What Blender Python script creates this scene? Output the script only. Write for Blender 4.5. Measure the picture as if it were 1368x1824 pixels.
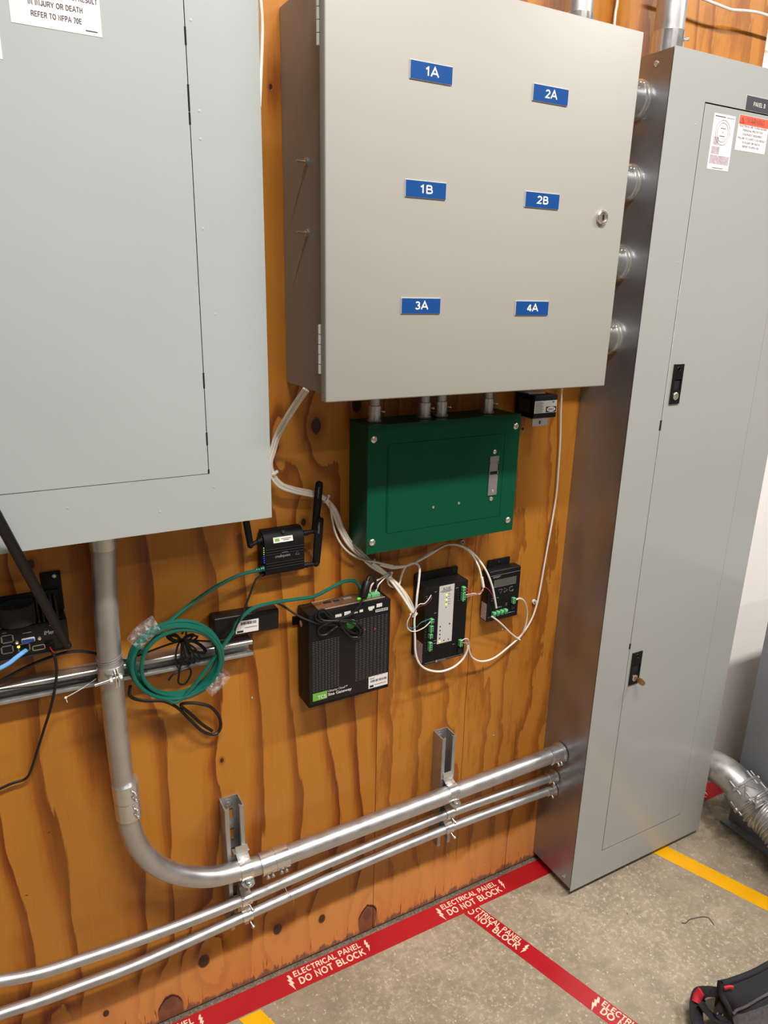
import bpy, bmesh, math, random
from mathutils import Vector, Matrix
random.seed(7)
for o in list(bpy.data.objects): bpy.data.objects.remove(o)
SC = bpy.context.scene
COL = SC.collection

# ------------------------------------------------------------------ camera
FPX = 1279.65
YAW, PITCH, ROLL = 0.506173822, -0.304649288, 0.0222987381
CAM = Vector((-0.7535685, -1.24313277, 1.55539650))
_f = Vector((math.sin(YAW)*math.cos(PITCH), math.cos(YAW)*math.cos(PITCH), math.sin(PITCH)))
_r = Vector((math.cos(YAW), -math.sin(YAW), 0.0))
_u = _r.cross(_f)
RGT = _r*math.cos(ROLL) + _u*math.sin(ROLL)
UPV = -_r*math.sin(ROLL) + _u*math.cos(ROLL)
FWD = _f
cd = bpy.data.cameras.new('camera'); cam = bpy.data.objects.new('camera', cd); COL.objects.link(cam)
M3 = Matrix((RGT, UPV, -FWD)).transposed().to_4x4(); M3.translation = CAM
cam.matrix_world = M3
cd.sensor_fit = 'HORIZONTAL'; cd.sensor_width = 36.0; cd.lens = FPX/1368*36.0
cd.clip_start = 0.02; cd.clip_end = 60
SC.camera = cam

# ------------------------------------------------------------------ world, exposure, lamps
SC.view_settings.view_transform = 'Standard'; SC.view_settings.look = 'None'
SC.view_settings.gamma = 1.0; SC.view_settings.use_curve_mapping = False
SC.view_settings.exposure = 0.2
w = bpy.data.worlds.new('world'); SC.world = w; w.use_nodes = True
w.node_tree.nodes['Background'].inputs[0].default_value = (0.8, 0.85, 0.9, 1)
w.node_tree.nodes['Background'].inputs[1].default_value = 0.1
LIGHT_POWER = 103.0
def strip_lamp(name, x, y, z, lx, ly, power, col):
    ld = bpy.data.lights.new(name, 'AREA'); ld.shape = 'RECTANGLE'; ld.size = lx; ld.size_y = ly
    ld.energy = power; ld.color = col
    lo = bpy.data.objects.new(name, ld); COL.objects.link(lo); lo.location = (x, y, z)
    return lo
WARM = (1.0, 0.965, 0.945)
strip_lamp('strip_light', -0.2, -1.50, 3.35, 1.3, 0.14, LIGHT_POWER*0.84, WARM)
strip_lamp('strip_light', 2.3, -1.50, 3.35, 1.3, 0.14, LIGHT_POWER*0.75, WARM)
strip_lamp('strip_light', 0.6, -3.4, 3.35, 2.4, 0.14, LIGHT_POWER*0.28, WARM)

# ------------------------------------------------------------------ placing helpers: a direction of sight met with a plane of the room
def ray(u, v): return FWD + RGT*((u-684)/FPX) - UPV*((v-912)/FPX)
def W(u, v, y):
    d = ray(u, v); return CAM + d*((y-CAM.y)/d.y)
def XP(u, v, x):
    d = ray(u, v); return CAM + d*((x-CAM.x)/d.x)
def FL(u, v, z=0.0):
    d = ray(u, v); return CAM + d*((z-CAM.z)/d.z)

# ------------------------------------------------------------------ materials
def lin(c):
    c = c/255.0
    return c/12.92 if c <= 0.04045 else ((c+0.055)/1.055)**2.4
def S(r, g, b): return (lin(r), lin(g), lin(b), 1.0)
class NT:
    def __init__(s, name):
        s.m = bpy.data.materials.new(name); s.m.use_nodes = True
        s.t = s.m.node_tree; s.b = s.t.nodes['Principled BSDF']
    def n(s, typ, **kw):
        n = s.t.nodes.new(typ)
        for k, v in kw.items(): setattr(n, k, v)
        return n
    def link(s, a, b): s.t.links.new(a, b)
    def put(s, sock, v):
        if hasattr(v, 'is_linked') or isinstance(v, bpy.types.NodeSocket): s.link(v, sock)
        else: sock.default_value = v
    def math(s, op, a, b=None, c=None, clamp=False):
        n = s.n('ShaderNodeMath', operation=op, use_clamp=clamp)
        s.put(n.inputs[0], a)
        if b is not None: s.put(n.inputs[1], b)
        if c is not None: s.put(n.inputs[2], c)
        return n.outputs[0]
    def mix(s, fac, a, b, mode='MIX'):
        n = s.n('ShaderNodeMix', data_type='RGBA', blend_type=mode)
        s.put(n.inputs[0], fac); s.put(n.inputs[6], a); s.put(n.inputs[7], b)
        return n.outputs[2]
    def pos(s): return s.n('ShaderNodeNewGeometry').outputs['Position']
    def scaled(s, vec, sc, loc=(0, 0, 0)):
        n = s.n('ShaderNodeMapping'); s.link(vec, n.inputs[0])
        n.inputs['Scale'].default_value = sc; n.inputs['Location'].default_value = loc
        return n.outputs[0]
    def noise(s, vec, scale=1.0, detail=3.0, rough=0.5, dist=0.0):
        n = s.n('ShaderNodeTexNoise'); s.link(vec, n.inputs['Vector'])
        n.inputs['Scale'].default_value = scale; n.inputs['Detail'].default_value = detail
        n.inputs['Roughness'].default_value = rough; n.inputs['Distortion'].default_value = dist
        return n.outputs[0]
    def ramp(s, fac, stops, interp='LINEAR'):
        n = s.n('ShaderNodeValToRGB'); s.link(fac, n.inputs[0]); cr = n.color_ramp; cr.interpolation = interp
        while len(cr.elements) > 1: cr.elements.remove(cr.elements[-1])
        cr.elements[0].position = stops[0][0]; cr.elements[0].color = stops[0][1]
        for p, c in stops[1:]:
            e = cr.elements.new(p); e.color = c
        return n.outputs[0]
    def maprange(s, v, a, b, c=0.0, d=1.0, smooth=True):
        n = s.n('ShaderNodeMapRange', interpolation_type='SMOOTHSTEP' if smooth else 'LINEAR', clamp=True)
        s.link(v, n.inputs[0]); n.inputs[1].default_value = a; n.inputs[2].default_value = b
        n.inputs[3].default_value = c; n.inputs[4].default_value = d
        return n.outputs[0]
    def bump(s, h, dist=0.001, strength=1.0):
        n = s.n('ShaderNodeBump'); s.link(h, n.inputs['Height']); n.inputs['Distance'].default_value = dist
        n.inputs['Strength'].default_value = strength; s.link(n.outputs[0], s.b.inputs['Normal'])
def mat(name, col, rough=0.5, metal=0.0, var=0.05, nscale=20.0, bump=0.0, bscale=200.0, coat=0.0, coatr=0.15,
        emit=None, estr=0.0, rvar=0.0, spec=0.5, aniso=None):
    k = NT(name); b = k.b; p = k.pos()
    nz = k.noise(k.scaled(p, aniso or (1, 1, 1)), nscale, 4)
    if var:
        d = tuple(max(0, c*(1-var)) for c in col[:3])+(1,); e = tuple(min(1, c*(1+var)) for c in col[:3])+(1,)
        k.link(k.ramp(nz, [(0.3, d), (0.7, e)]), b.inputs['Base Color'])
    else: b.inputs['Base Color'].default_value = col
    if rvar: k.link(k.maprange(nz, 0.3, 0.7, rough-rvar, rough+rvar), b.inputs['Roughness'])
    else: b.inputs['Roughness'].default_value = rough
    b.inputs['Metallic'].default_value = metal; b.inputs['Specular IOR Level'].default_value = spec
    b.inputs['Coat Weight'].default_value = coat; b.inputs['Coat Roughness'].default_value = coatr
    if emit: b.inputs['Emission Color'].default_value = emit; b.inputs['Emission Strength'].default_value = estr
    if bump: k.bump(k.noise(p, bscale, 2), bump)
    return k.m
MT = {}
MT['panel_grey'] = mat('painted_steel_cool_grey', S(170, 176, 172), 0.42, var=0.025, nscale=3, bump=0.00006, bscale=900, coat=0.25, coatr=0.22)
MT['beige_grey'] = mat('painted_steel_warm_grey', S(163, 160, 151), 0.5, var=0.02, nscale=3, bump=0.00006, bscale=900, coat=0.1, coatr=0.3)
MT['tall_grey'] = mat('painted_steel_grey_glossy', S(164, 166, 161), 0.42, var=0.02, nscale=3, bump=0.00003, bscale=700, coat=0.6, coatr=0.11, spec=0.3)
MT['blue_grey'] = mat('painted_steel_blue_grey', S(138, 141, 146), 0.5, var=0.05, nscale=6, coat=0.2)
MT['green'] = mat('green_enamel', (0.0, 0.068, 0.029, 1), 0.42, var=0.03, nscale=8, coat=0.12, coatr=0.12, spec=0.15)
MT['galv'] = mat('galvanised_sheet', S(160, 163, 168), 0.34, 0.82, var=0.14, nscale=6, rvar=0.07, aniso=(1, 1, 1))
MT['emt'] = mat('conduit_metal', S(194, 193, 192), 0.40, 0.9, var=0.06, nscale=30, rvar=0.06)
MT['strut'] = mat('strut_metal', S(176, 176, 174), 0.45, 0.8, var=0.07, nscale=60, rvar=0.08)
MT['zinc'] = mat('zinc_plated', S(214, 214, 210), 0.25, 0.88, var=0.04, nscale=25, rvar=0.05)
MT['chrome'] = mat('nickel_plated', S(225, 216, 202), 0.24, 0.85, var=0.02)
MT['flex'] = mat('flex_metal', S(186, 184, 180), 0.42, 0.8, var=0.10, nscale=50, rvar=0.1)
MT['black'] = mat('black_plastic', S(16, 16, 17), 0.4, var=0.15, nscale=60, spec=0.35)
MT['blackmatt'] = mat('black_matt_metal', S(14, 14, 16), 0.55, var=0.2, nscale=90, bump=0.0001, bscale=500, spec=0.25)
MT['slotglint'] = mat('slot_edge_glint', S(84, 81, 77), 0.5, var=0.3, nscale=400)  # lighter grey stands in for light on the edges of black slots
MT['cord'] = mat('black_pvc_cord', S(20, 20, 21), 0.42, var=0.1, nscale=60, spec=0.45)
MT['charcoal'] = mat('charcoal_metal', S(44, 46, 50), 0.5, var=0.15, nscale=90)
MT['velcro'] = mat('hook_and_loop_fabric', S(40, 41, 43), 0.95, var=0.3, nscale=500, bump=0.001, bscale=900)
MT['void'] = mat('dark_gap', S(14, 13, 13), 0.9, var=0.0)
MT['white_cable'] = mat('white_pvc_cable', S(232, 226, 214), 0.45, var=0.05, nscale=60)
MT['white_cable_b'] = mat('white_pvc_cable_older', S(218, 208, 194), 0.5, var=0.08, nscale=40)
MT['green_cable'] = mat('green_pvc_cable', S(8, 92, 76), 0.35, var=0.1, nscale=60, coat=0.2)
MT['blue_cable'] = mat('light_blue_cable', S(110, 175, 235), 0.4, var=0.05)
MT['red_wire'] = mat('red_wire', S(190, 40, 55), 0.4, var=0.05)
MT['teal_wire'] = mat('teal_wire', S(30, 120, 110), 0.4, var=0.05)
MT['maroon_wire'] = mat('maroon_wire', S(90, 30, 35), 0.4, var=0.05)
MT['term'] = mat('green_terminal_plastic', S(98, 178, 118), 0.4, var=0.08, nscale=200)
MT['paper'] = mat('white_label_paper', S(232, 226, 222), 0.6, var=0.02)
MT['stamp'] = mat('grey_print_area', S(186, 172, 176), 0.6, var=0.25, nscale=260)
MT['print'] = mat('dark_grey_print', S(70, 66, 72), 0.6, var=0.0)
MT['printb'] = mat('black_print', S(25, 24, 26), 0.6, var=0.0)
MT['whiteprint'] = mat('white_print', S(225, 222, 215), 0.6, var=0.0)
MT['greyprint'] = mat('grey_screen_print', S(140, 140, 138), 0.6, var=0.0)
MT['orange'] = mat('orange_warning_band', S(240, 90, 60), 0.5, var=0.03)
MT['blueplate'] = mat('blue_engraved_plastic', S(16, 72, 138), 0.3, var=0.03, coat=0.3)
MT['whiteedge'] = mat('white_plastic', S(225, 222, 214), 0.4, var=0.02)
MT['darkplate'] = mat('dark_grey_engraved_plastic', S(62, 62, 66), 0.45, var=0.05)
MT['latchsteel'] = mat('grey_latch_metal', S(150, 147, 143), 0.45, 0.6, var=0.05, nscale=60)
MT['brass'] = mat('brass_key', S(196, 150, 100), 0.3, 1.0, var=0.05)
MT['limegreen'] = mat('lime_green_print', S(110, 178, 60), 0.5, var=0.02)
MT['knobgreen'] = mat('green_sticker', S(60, 190, 80), 0.4, var=0.02)
MT['stripe'] = mat('light_grey_membrane', S(198, 196, 190), 0.5, var=0.03)
MT['lcd'] = mat('grey_lcd', S(72, 76, 72), 0.2, var=0.05, coat=0.5)
MT['copperplate'] = mat('bronze_tinted_plate', S(165, 135, 105), 0.35, 0.8, var=0.1, nscale=60)
MT['vga'] = mat('blue_connector', S(40, 90, 190), 0.35, var=0.03)
MT['amber_led'] = mat('amber_indicator', S(255, 210, 60), 0.4, var=0, emit=S(255, 205, 50), estr=2.5)
MT['lime_led'] = mat('lime_indicator', S(210, 255, 80), 0.4, var=0, emit=S(200, 255, 70), estr=1.6)
MT['green_led'] = mat('green_indicator', S(80, 255, 60), 0.4, var=0, emit=S(80, 255, 60), estr=0.8)
MT['blue_led'] = mat('blue_indicator', S(60, 90, 255), 0.4, var=0, emit=S(50, 80, 255), estr=2.5)
MT['red_led'] = mat('red_indicator', S(160, 20, 40), 0.4, var=0, emit=S(200, 20, 50), estr=0.35)
MT['pink'] = mat('pink_sticker', S(225, 180, 165), 0.6, var=0.05)
MT['red_tape'] = mat('red_floor_tape', S(176, 12, 26), 0.45, var=0.05, nscale=14, coat=0.2, bump=0.0002, bscale=60)
MT['yellow_tape'] = mat('yellow_floor_tape', S(250, 180, 10), 0.38, var=0.05, nscale=14, bump=0.0002, bscale=60)
MT['cream'] = mat('cream_print', S(245, 215, 185), 0.5, var=0.02)
MT['bagblack'] = mat('black_webbing', S(30, 30, 32), 0.85, var=0.25, nscale=300, bump=0.0006, bscale=900)
MT['baggrey'] = mat('grey_mesh_fabric', S(84, 80, 80), 0.9, var=0.25, nscale=120, bump=0.0008, bscale=1200)
MT['bagred'] = mat('red_fabric', S(190, 28, 45), 0.7, var=0.1, nscale=200)
MT['white_wall'] = mat('white_painted_drywall', S(246, 240, 232), 0.7, var=0.03, nscale=5, bump=0.0004, bscale=250)
MT['ceil'] = mat('ceiling_paint', S(150, 150, 148), 0.8, var=0.03)
MT['room_wall'] = mat('grey_block_wall', S(128, 128, 126), 0.8, var=0.05)
MT['thread'] = mat('pink_thread', S(215, 165, 160), 0.8, var=0)
MT['beigetrim'] = mat('painted_hinge', S(205, 200, 190), 0.4, var=0.03)
def clear_tape():
    k = NT('clear_adhesive_tape'); b = k.b
    b.inputs['Base Color'].default_value = S(235, 238, 236); b.inputs['Roughness'].default_value = 0.18
    nz = k.noise(k.pos(), 130, 3, 0.7)
    k.link(k.maprange(nz, 0.45, 0.72, 0.06, 0.42), b.inputs['Alpha'])
    k.bump(k.noise(k.pos(), 160, 3), 0.004, 1.0)
    return k.m
MT['tape'] = clear_tape()

def plywood():
    k = NT('varnished_plywood'); b = k.b; p = k.pos()
    sx = k.n('ShaderNodeSeparateXYZ'); k.link(p, sx.inputs[0]); X, Y, Z = sx.outputs
    right = k.maprange(X, -0.0712, -0.0698, 0, 1, False)
    n1 = k.noise(k.scaled(p, (2.6, 0, 0.8)), 1.0, 2, 0.45)
    n2 = k.noise(k.scaled(p, (9.0, 0, 1.5), (3, 0, 1)), 1.0, 3, 0.5)
    nfine = k.noise(k.scaled(p, (75.0, 0, 9.0)), 1.0, 3, 0.6)
    nstreak = k.noise(k.scaled(p, (150.0, 0, 6.0)), 1.0, 3, 0.6)
    nblob = k.noise(k.scaled(p, (16.0, 0, 4.2), (7, 0, 2)), 1.0, 4, 0.6)
    h = k.math('MULTIPLY', X, 12.0)
    h = k.math('ADD', h, k.math('MULTIPLY', n1, 4.2))
    h = k.math('ADD', h, k.math('MULTIPLY', n2, 1.1))
    h = k.math('ADD', h, k.math('MULTIPLY', nfine, 0.10))
    h = k.math('ADD', h, k.math('MULTIPLY', k.math('MULTIPLY', nblob, right), 1.6))
    dark = None; centre = None
    cmb = k.n('ShaderNodeCombineXYZ'); k.link(k.math('MULTIPLY', k.math('SUBTRACT', k.noise(k.scaled(p, (22, 0, 14), (8, 0, 1)), 1.0, 2), 0.5), 0.045), cmb.inputs[0])
    va = k.n('ShaderNodeVectorMath', operation='ADD'); k.link(p, va.inputs[0]); k.link(cmb.outputs[0], va.inputs[1]); pd = va.outputs[0]
    # x, z, radius of the dark core, how far the grain bends round it
    K = [(-0.216, 1.300, 0.0125, 1.7), (-0.299, 1.267, 0.010, 1.2), (-0.244, 1.111, 0.006, 0.7), (-0.322, 0.129, 0.013, 1.5),
         (-0.494, 0.125, 0.015, 1.7), (-0.210, 0.104, 0.0105, 0.6), (-0.575, 0.050, 0.017, 1.3), (-0.088, 0.055, 0.014, 1.0),
         (-0.701, 0.095, 0.0075, 0.8), (-0.802, 0.100, 0.016, 1.3), (-0.728, 1.106, 0.007, 0.6), (-0.430, 0.625, 0.0045, 0.4),
         (-0.291, 1.858, 0.0035, 0.3), (-0.54, 0.86, 0.006, 0.5), (-0.13, 1.335, 0.012, 1.2), (-0.27, 2.2, 0.01, 1.0)]
    for (kx, kz, kr, ka) in K:
        v = k.n('ShaderNodeVectorMath', operation='DISTANCE')
        k.link(k.scaled(p, (1, 0, 0.66), (-kx, 0, -kz*0.66)), v.inputs[0]); v.inputs[1].default_value = (0, 0, 0)
        d = v.outputs[1]
        v2_ = k.n('ShaderNodeVectorMath', operation='DISTANCE')
        k.link(k.scaled(pd, (1, 0, 0.42), (-kx, 0, -kz*0.42)), v2_.inputs[0]); v2_.inputs[1].default_value = (0, 0, 0)
        h = k.math('ADD', h, k.maprange(v2_.outputs[1], kr*0.5, 0.028+kr*3.2, ka*0.8, 0.0))
        dn = k.math('ADD', d, k.math('MULTIPLY', nfine, kr*0.35))
        c = k.maprange(dn, kr*0.85, kr*1.15, 1.0, 0.0)
        ring = k.maprange(dn, kr*1.1, kr*2.4, 1.0, 0.0)
        dark = c if dark is None else k.math('MAXIMUM', dark, c)
        centre = ring if centre is None else k.math('MAXIMUM', centre, ring)
    fr = k.math('FRACT', h)
    fr = k.math('ADD', fr, k.math('MULTIPLY', k.math('SUBTRACT', nstreak, 0.5), 0.18))
    A, B, Cc = S(184, 119, 40), S(174, 105, 28), S(114, 52, 5)
    col = k.ramp(fr, [(0.0, Cc), (0.035, A), (0.55, A), (0.72, B), (0.82, S(146, 78, 14)), (0.95, Cc), (1.0, Cc)])
    col = k.mix(k.math('MULTIPLY', right, 0.32), col, A)
    # blotchy torn grain on the sheets to the right of the main joint
    nb2 = k.noise(k.scaled(p, (30.0, 0, 5.5), (1, 0, 5)), 1.0, 5, 0.66)
    blot = k.math('MULTIPLY', k.maprange(nb2, 0.53, 0.64, 0, 0.5), right)
    col = k.mix(blot, col, S(138, 74, 20))
    lightp = k.maprange(k.noise(k.scaled(p, (5, 0, 2.2), (4, 0, 9)), 1.0, 2), 0.35, 0.7)
    col = k.mix(k.math('MULTIPLY', lightp, 0.25), col, S(196, 132, 52))
    col = k.mix(k.math('MULTIPLY', k.maprange(nstreak, 0.55, 0.8), 0.2), col, S(130, 68, 14))
    col = k.mix(k.math('MULTIPLY', centre, 0.5), col, S(120, 56, 10))
    # water-stained foot of the sheets: pale pinkish wood, then ragged grey dirt at the floor
    zz = k.math('ADD', Z, k.math('MULTIPLY', k.math('SUBTRACT', k.noise(k.scaled(p, (9, 0, 3)), 1.0, 3), 0.5), 0.10))
    wash = k.maprange(zz, 0.115, 0.15, 0.7, 0.0)
    col = k.mix(wash, col, S(226, 152, 84))
    zr = k.math('ADD', Z, k.math('MULTIPLY', k.math('SUBTRACT', k.noise(k.scaled(p, (60, 0, 14)), 1.0, 4, 0.7), 0.5), 0.075))
    col = k.mix(k.maprange(zr, 0.010, 0.022, 0.85, 0.0), col, S(112, 84, 72))
    drip = k.noise(k.scaled(p, (160, 0, 8)), 1.0, 2, 0.7)
    dm = k.math('MULTIPLY', k.maprange(drip, 0.60, 0.66), k.maprange(zr, 0.03, 0.06, 1.0, 0.0))
    col = k.mix(k.math('MULTIPLY', dm, 0.8), col, S(64, 38, 24))
    col = k.mix(k.math('MULTIPLY', dark, 0.93), col, S(42, 24, 16))
    # torn-away veneer patches beside the joint and near the left foot
    for (tx, tz, rx, rz) in ((-0.085, 0.035, 0.028, 0.052), (-0.572, 0.02, 0.03, 0.05)):
        v = k.n('ShaderNodeVectorMath', operation='DISTANCE')
        k.link(k.scaled(p, (1/rx, 0, 1/rz), (-tx/rx, 0, -tz/rz)), v.inputs[0]); v.inputs[1].default_value = (0, 0, 0)
        dd = k.math('ADD', v.outputs[1], k.math('MULTIPLY', nfine, 0.35))
        col = k.mix(k.maprange(dd, 1.02, 1.10, 0.9, 0.0), col, S(118, 74, 54))
        edge = k.math('MULTIPLY', k.maprange(dd, 1.0, 1.07, 0, 1), k.maprange(dd, 1.10, 1.2, 1, 0))
        col = k.mix(k.math('MULTIPLY', edge, k.maprange(Z, tz-0.01, tz+0.03)), col, S(30, 18, 12))
    # drying cracks
    wob = k.math('MULTIPLY', k.math('SUBTRACT', k.noise(k.scaled(p, (0, 0, 6)), 1.0, 3), 0.5), 0.012)
    for (cx, z0, z1, wd) in ((0.176, 0.12, 1.02, 0.0011), (0.346, 0.01, 0.45, 0.001)):
        a = k.math('ABSOLUTE', k.math('SUBTRACT', k.math('ADD', X, wob), cx))
        m = k.math('MULTIPLY', k.maprange(a, wd*0.5, wd, 1, 0), k.maprange(Z, z0-0.02, z0+0.02))
        m = k.math('MULTIPLY', m, k.maprange(Z, z1-0.02, z1+0.02, 1, 0))
        col = k.mix(k.math('MULTIPLY', m, 0.85), col, S(52, 28, 14))
    # putty and scuff marks
    sc = k.noise(k.scaled(p, (34, 0, 52), (2, 0, 4)), 1.0, 2)
    scm = k.math('MULTIPLY', k.maprange(sc, 0.77, 0.80), k.math('MULTIPLY', right, 0.6))
    col = k.mix(scm, col, S(205, 175, 150))
    col = k.mix(k.maprange(k.noise(k.scaled(p, (60, 0, 60)), 1.0, 1), 0.80, 0.82, 0, 0.8), col, S(60, 32, 16))
    k.link(col, b.inputs['Base Color'])
    k.link(k.maprange(nstreak, 0.3, 0.7, 0.34, 0.5), b.inputs['Roughness'])
    b.inputs['Specular IOR Level'].default_value = 0.3; b.inputs['Coat Weight'].default_value = 0.15; b.inputs['Coat Roughness'].default_value = 0.3
    k.bump(k.math('ADD', nstreak, k.math('MULTIPLY', dark, -1.5)), 0.0006, 0.6)
    return k.m
MT['ply'] = plywood()
def concrete():
    k = NT('worn_concrete'); b = k.b; p = k.pos()
    big = k.noise(p, 3.2, 4, 0.6); mid = k.noise(p, 17.0, 4, 0.65); fine = k.noise(p, 170.0, 3, 0.7)
    grit = k.noise(k.scaled(p, (1, 1, 1), (5, 2, 0)), 75.0, 4, 0.75); smooth = k.maprange(k.noise(p, 2.3, 2), 0.42, 0.58)
    col = k.ramp(big, [(0.32, S(138, 125, 106)), (0.5, S(158, 144, 122)), (0.68, S(174, 159, 136))])
    col = k.mix(k.maprange(mid, 0.42, 0.66, 0, 0.5), col, S(128, 117, 100))
    amt = k.math('ADD', k.math('MULTIPLY', smooth, 0.35), 0.15)
    col = k.mix(k.math('MULTIPLY', k.maprange(grit, 0.5, 0.64), amt), col, S(206, 190, 160))
    col = k.mix(k.math('MULTIPLY', k.maprange(grit, 0.44, 0.32), k.math('MULTIPLY', amt, 0.7)), col, S(120, 108, 90))
    v = k.n('ShaderNodeTexVoronoi'); cv = k.n('ShaderNodeCombineXYZ'); k.link(k.math('MULTIPLY', fine, 0.016), cv.inputs[0]); k.link(k.math('MULTIPLY', grit, 0.016), cv.inputs[1])
    vv = k.n('ShaderNodeVectorMath', operation='ADD'); k.link(k.scaled(p, (1, 0.7, 1)), vv.inputs[0]); k.link(cv.outputs[0], vv.inputs[1]); k.link(vv.outputs[0], v.inputs['Vector']); v.inputs['Scale'].default_value = 150
    fl = k.math('ADD', v.outputs['Distance'], k.math('MULTIPLY', fine, 0.25))
    sel = k.maprange(k.noise(p, 45.0, 2), 0.46, 0.58)
    col = k.mix(k.math('MULTIPLY', k.maprange(fl, 0.28, 0.42, 0.6, 0.0), sel), col, S(236, 218, 186))
    v2 = k.n('ShaderNodeTexVoronoi'); k.link(p, v2.inputs['Vector']); v2.inputs['Scale'].default_value = 34
    sp = k.math('MULTIPLY', k.maprange(v2.outputs['Distance'], 0.05, 0.09, 1, 0), k.maprange(k.noise(p, 9, 2), 0.58, 0.66))
    col = k.mix(k.math('MULTIPLY', sp, 0.8), col, S(46, 42, 40))
    sx = k.n('ShaderNodeSeparateXYZ'); k.link(p, sx.inputs[0])
    dirt = k.math('MULTIPLY', k.maprange(k.math('ADD', sx.outputs[1], k.math('MULTIPLY', mid, 0.08)), -0.01, 0.045), k.maprange(fine, 0.3, 0.6, 0.3, 0.9))
    col = k.mix(dirt, col, S(84, 72, 62))
    patch = k.math('MULTIPLY', k.maprange(sx.outputs[0], 0.93, 1.02), k.maprange(mid, 0.42, 0.6))
    col = k.mix(k.math('MULTIPLY', patch, 0.6), col, S(112, 92, 74))
    k.link(col, b.inputs['Base Color']); k.link(k.maprange(mid, 0.3, 0.7, 0.38, 0.62), b.inputs['Roughness'])
    k.bump(k.math('ADD', fine, k.math('MULTIPLY', mid, 2.0)), 0.0012, 0.8)
    return k.m
MT['concrete'] = concrete()

# ------------------------------------------------------------------ mesh building
def catmull(P, sub=8, closed=False):
    P = [Vector(p) for p in P]; n = len(P); out = []
    rng = range(n) if closed else range(n-1)
    for i in rng:
        p0 = P[(i-1) % n] if (closed or i > 0) else P[0]*2-P[1]
        p1 = P[i]; p2 = P[(i+1) % n]
        p3 = P[(i+2) % n] if (closed or i+2 < n) else P[-1]*2-P[-2]
        for j in range(sub):
            t = j/sub
            out.append(0.5*((2*p1)+(p2-p0)*t+(2*p0-5*p1+4*p2-p3)*t*t+(3*p1-p0-3*p2+p3)*t**3))
    if not closed: out.append(P[-1])
    return out
_txt = {}
def text_geo(s, bold):
    key = (s, bold)
    if key not in _txt:
        c = bpy.data.curves.new('t', 'FONT'); c.body = s; c.size = 1.0; c.offset = bold; c.resolution_u = 3
        c.extrude = 0.0; c.fill_mode = 'FRONT'; c.align_x = 'LEFT'
        o = bpy.data.objects.new('t', c); me = o.to_mesh()
        V = [v.co.copy() for v in me.vertices]; Fc = [tuple(p.vertices) for p in me.polygons]
        o.to_mesh_clear(); bpy.data.objects.remove(o); bpy.data.curves.remove(c)
        _txt[key] = (V, Fc)
    return _txt[key]
def arc(cx, cy, rx, ry, a0, a1, n=10):
    return [(cx+rx*math.cos(math.radians(a0+(a1-a0)*i/n)), cy+ry*math.sin(math.radians(a0+(a1-a0)*i/n))) for i in range(n+1)]
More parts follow.
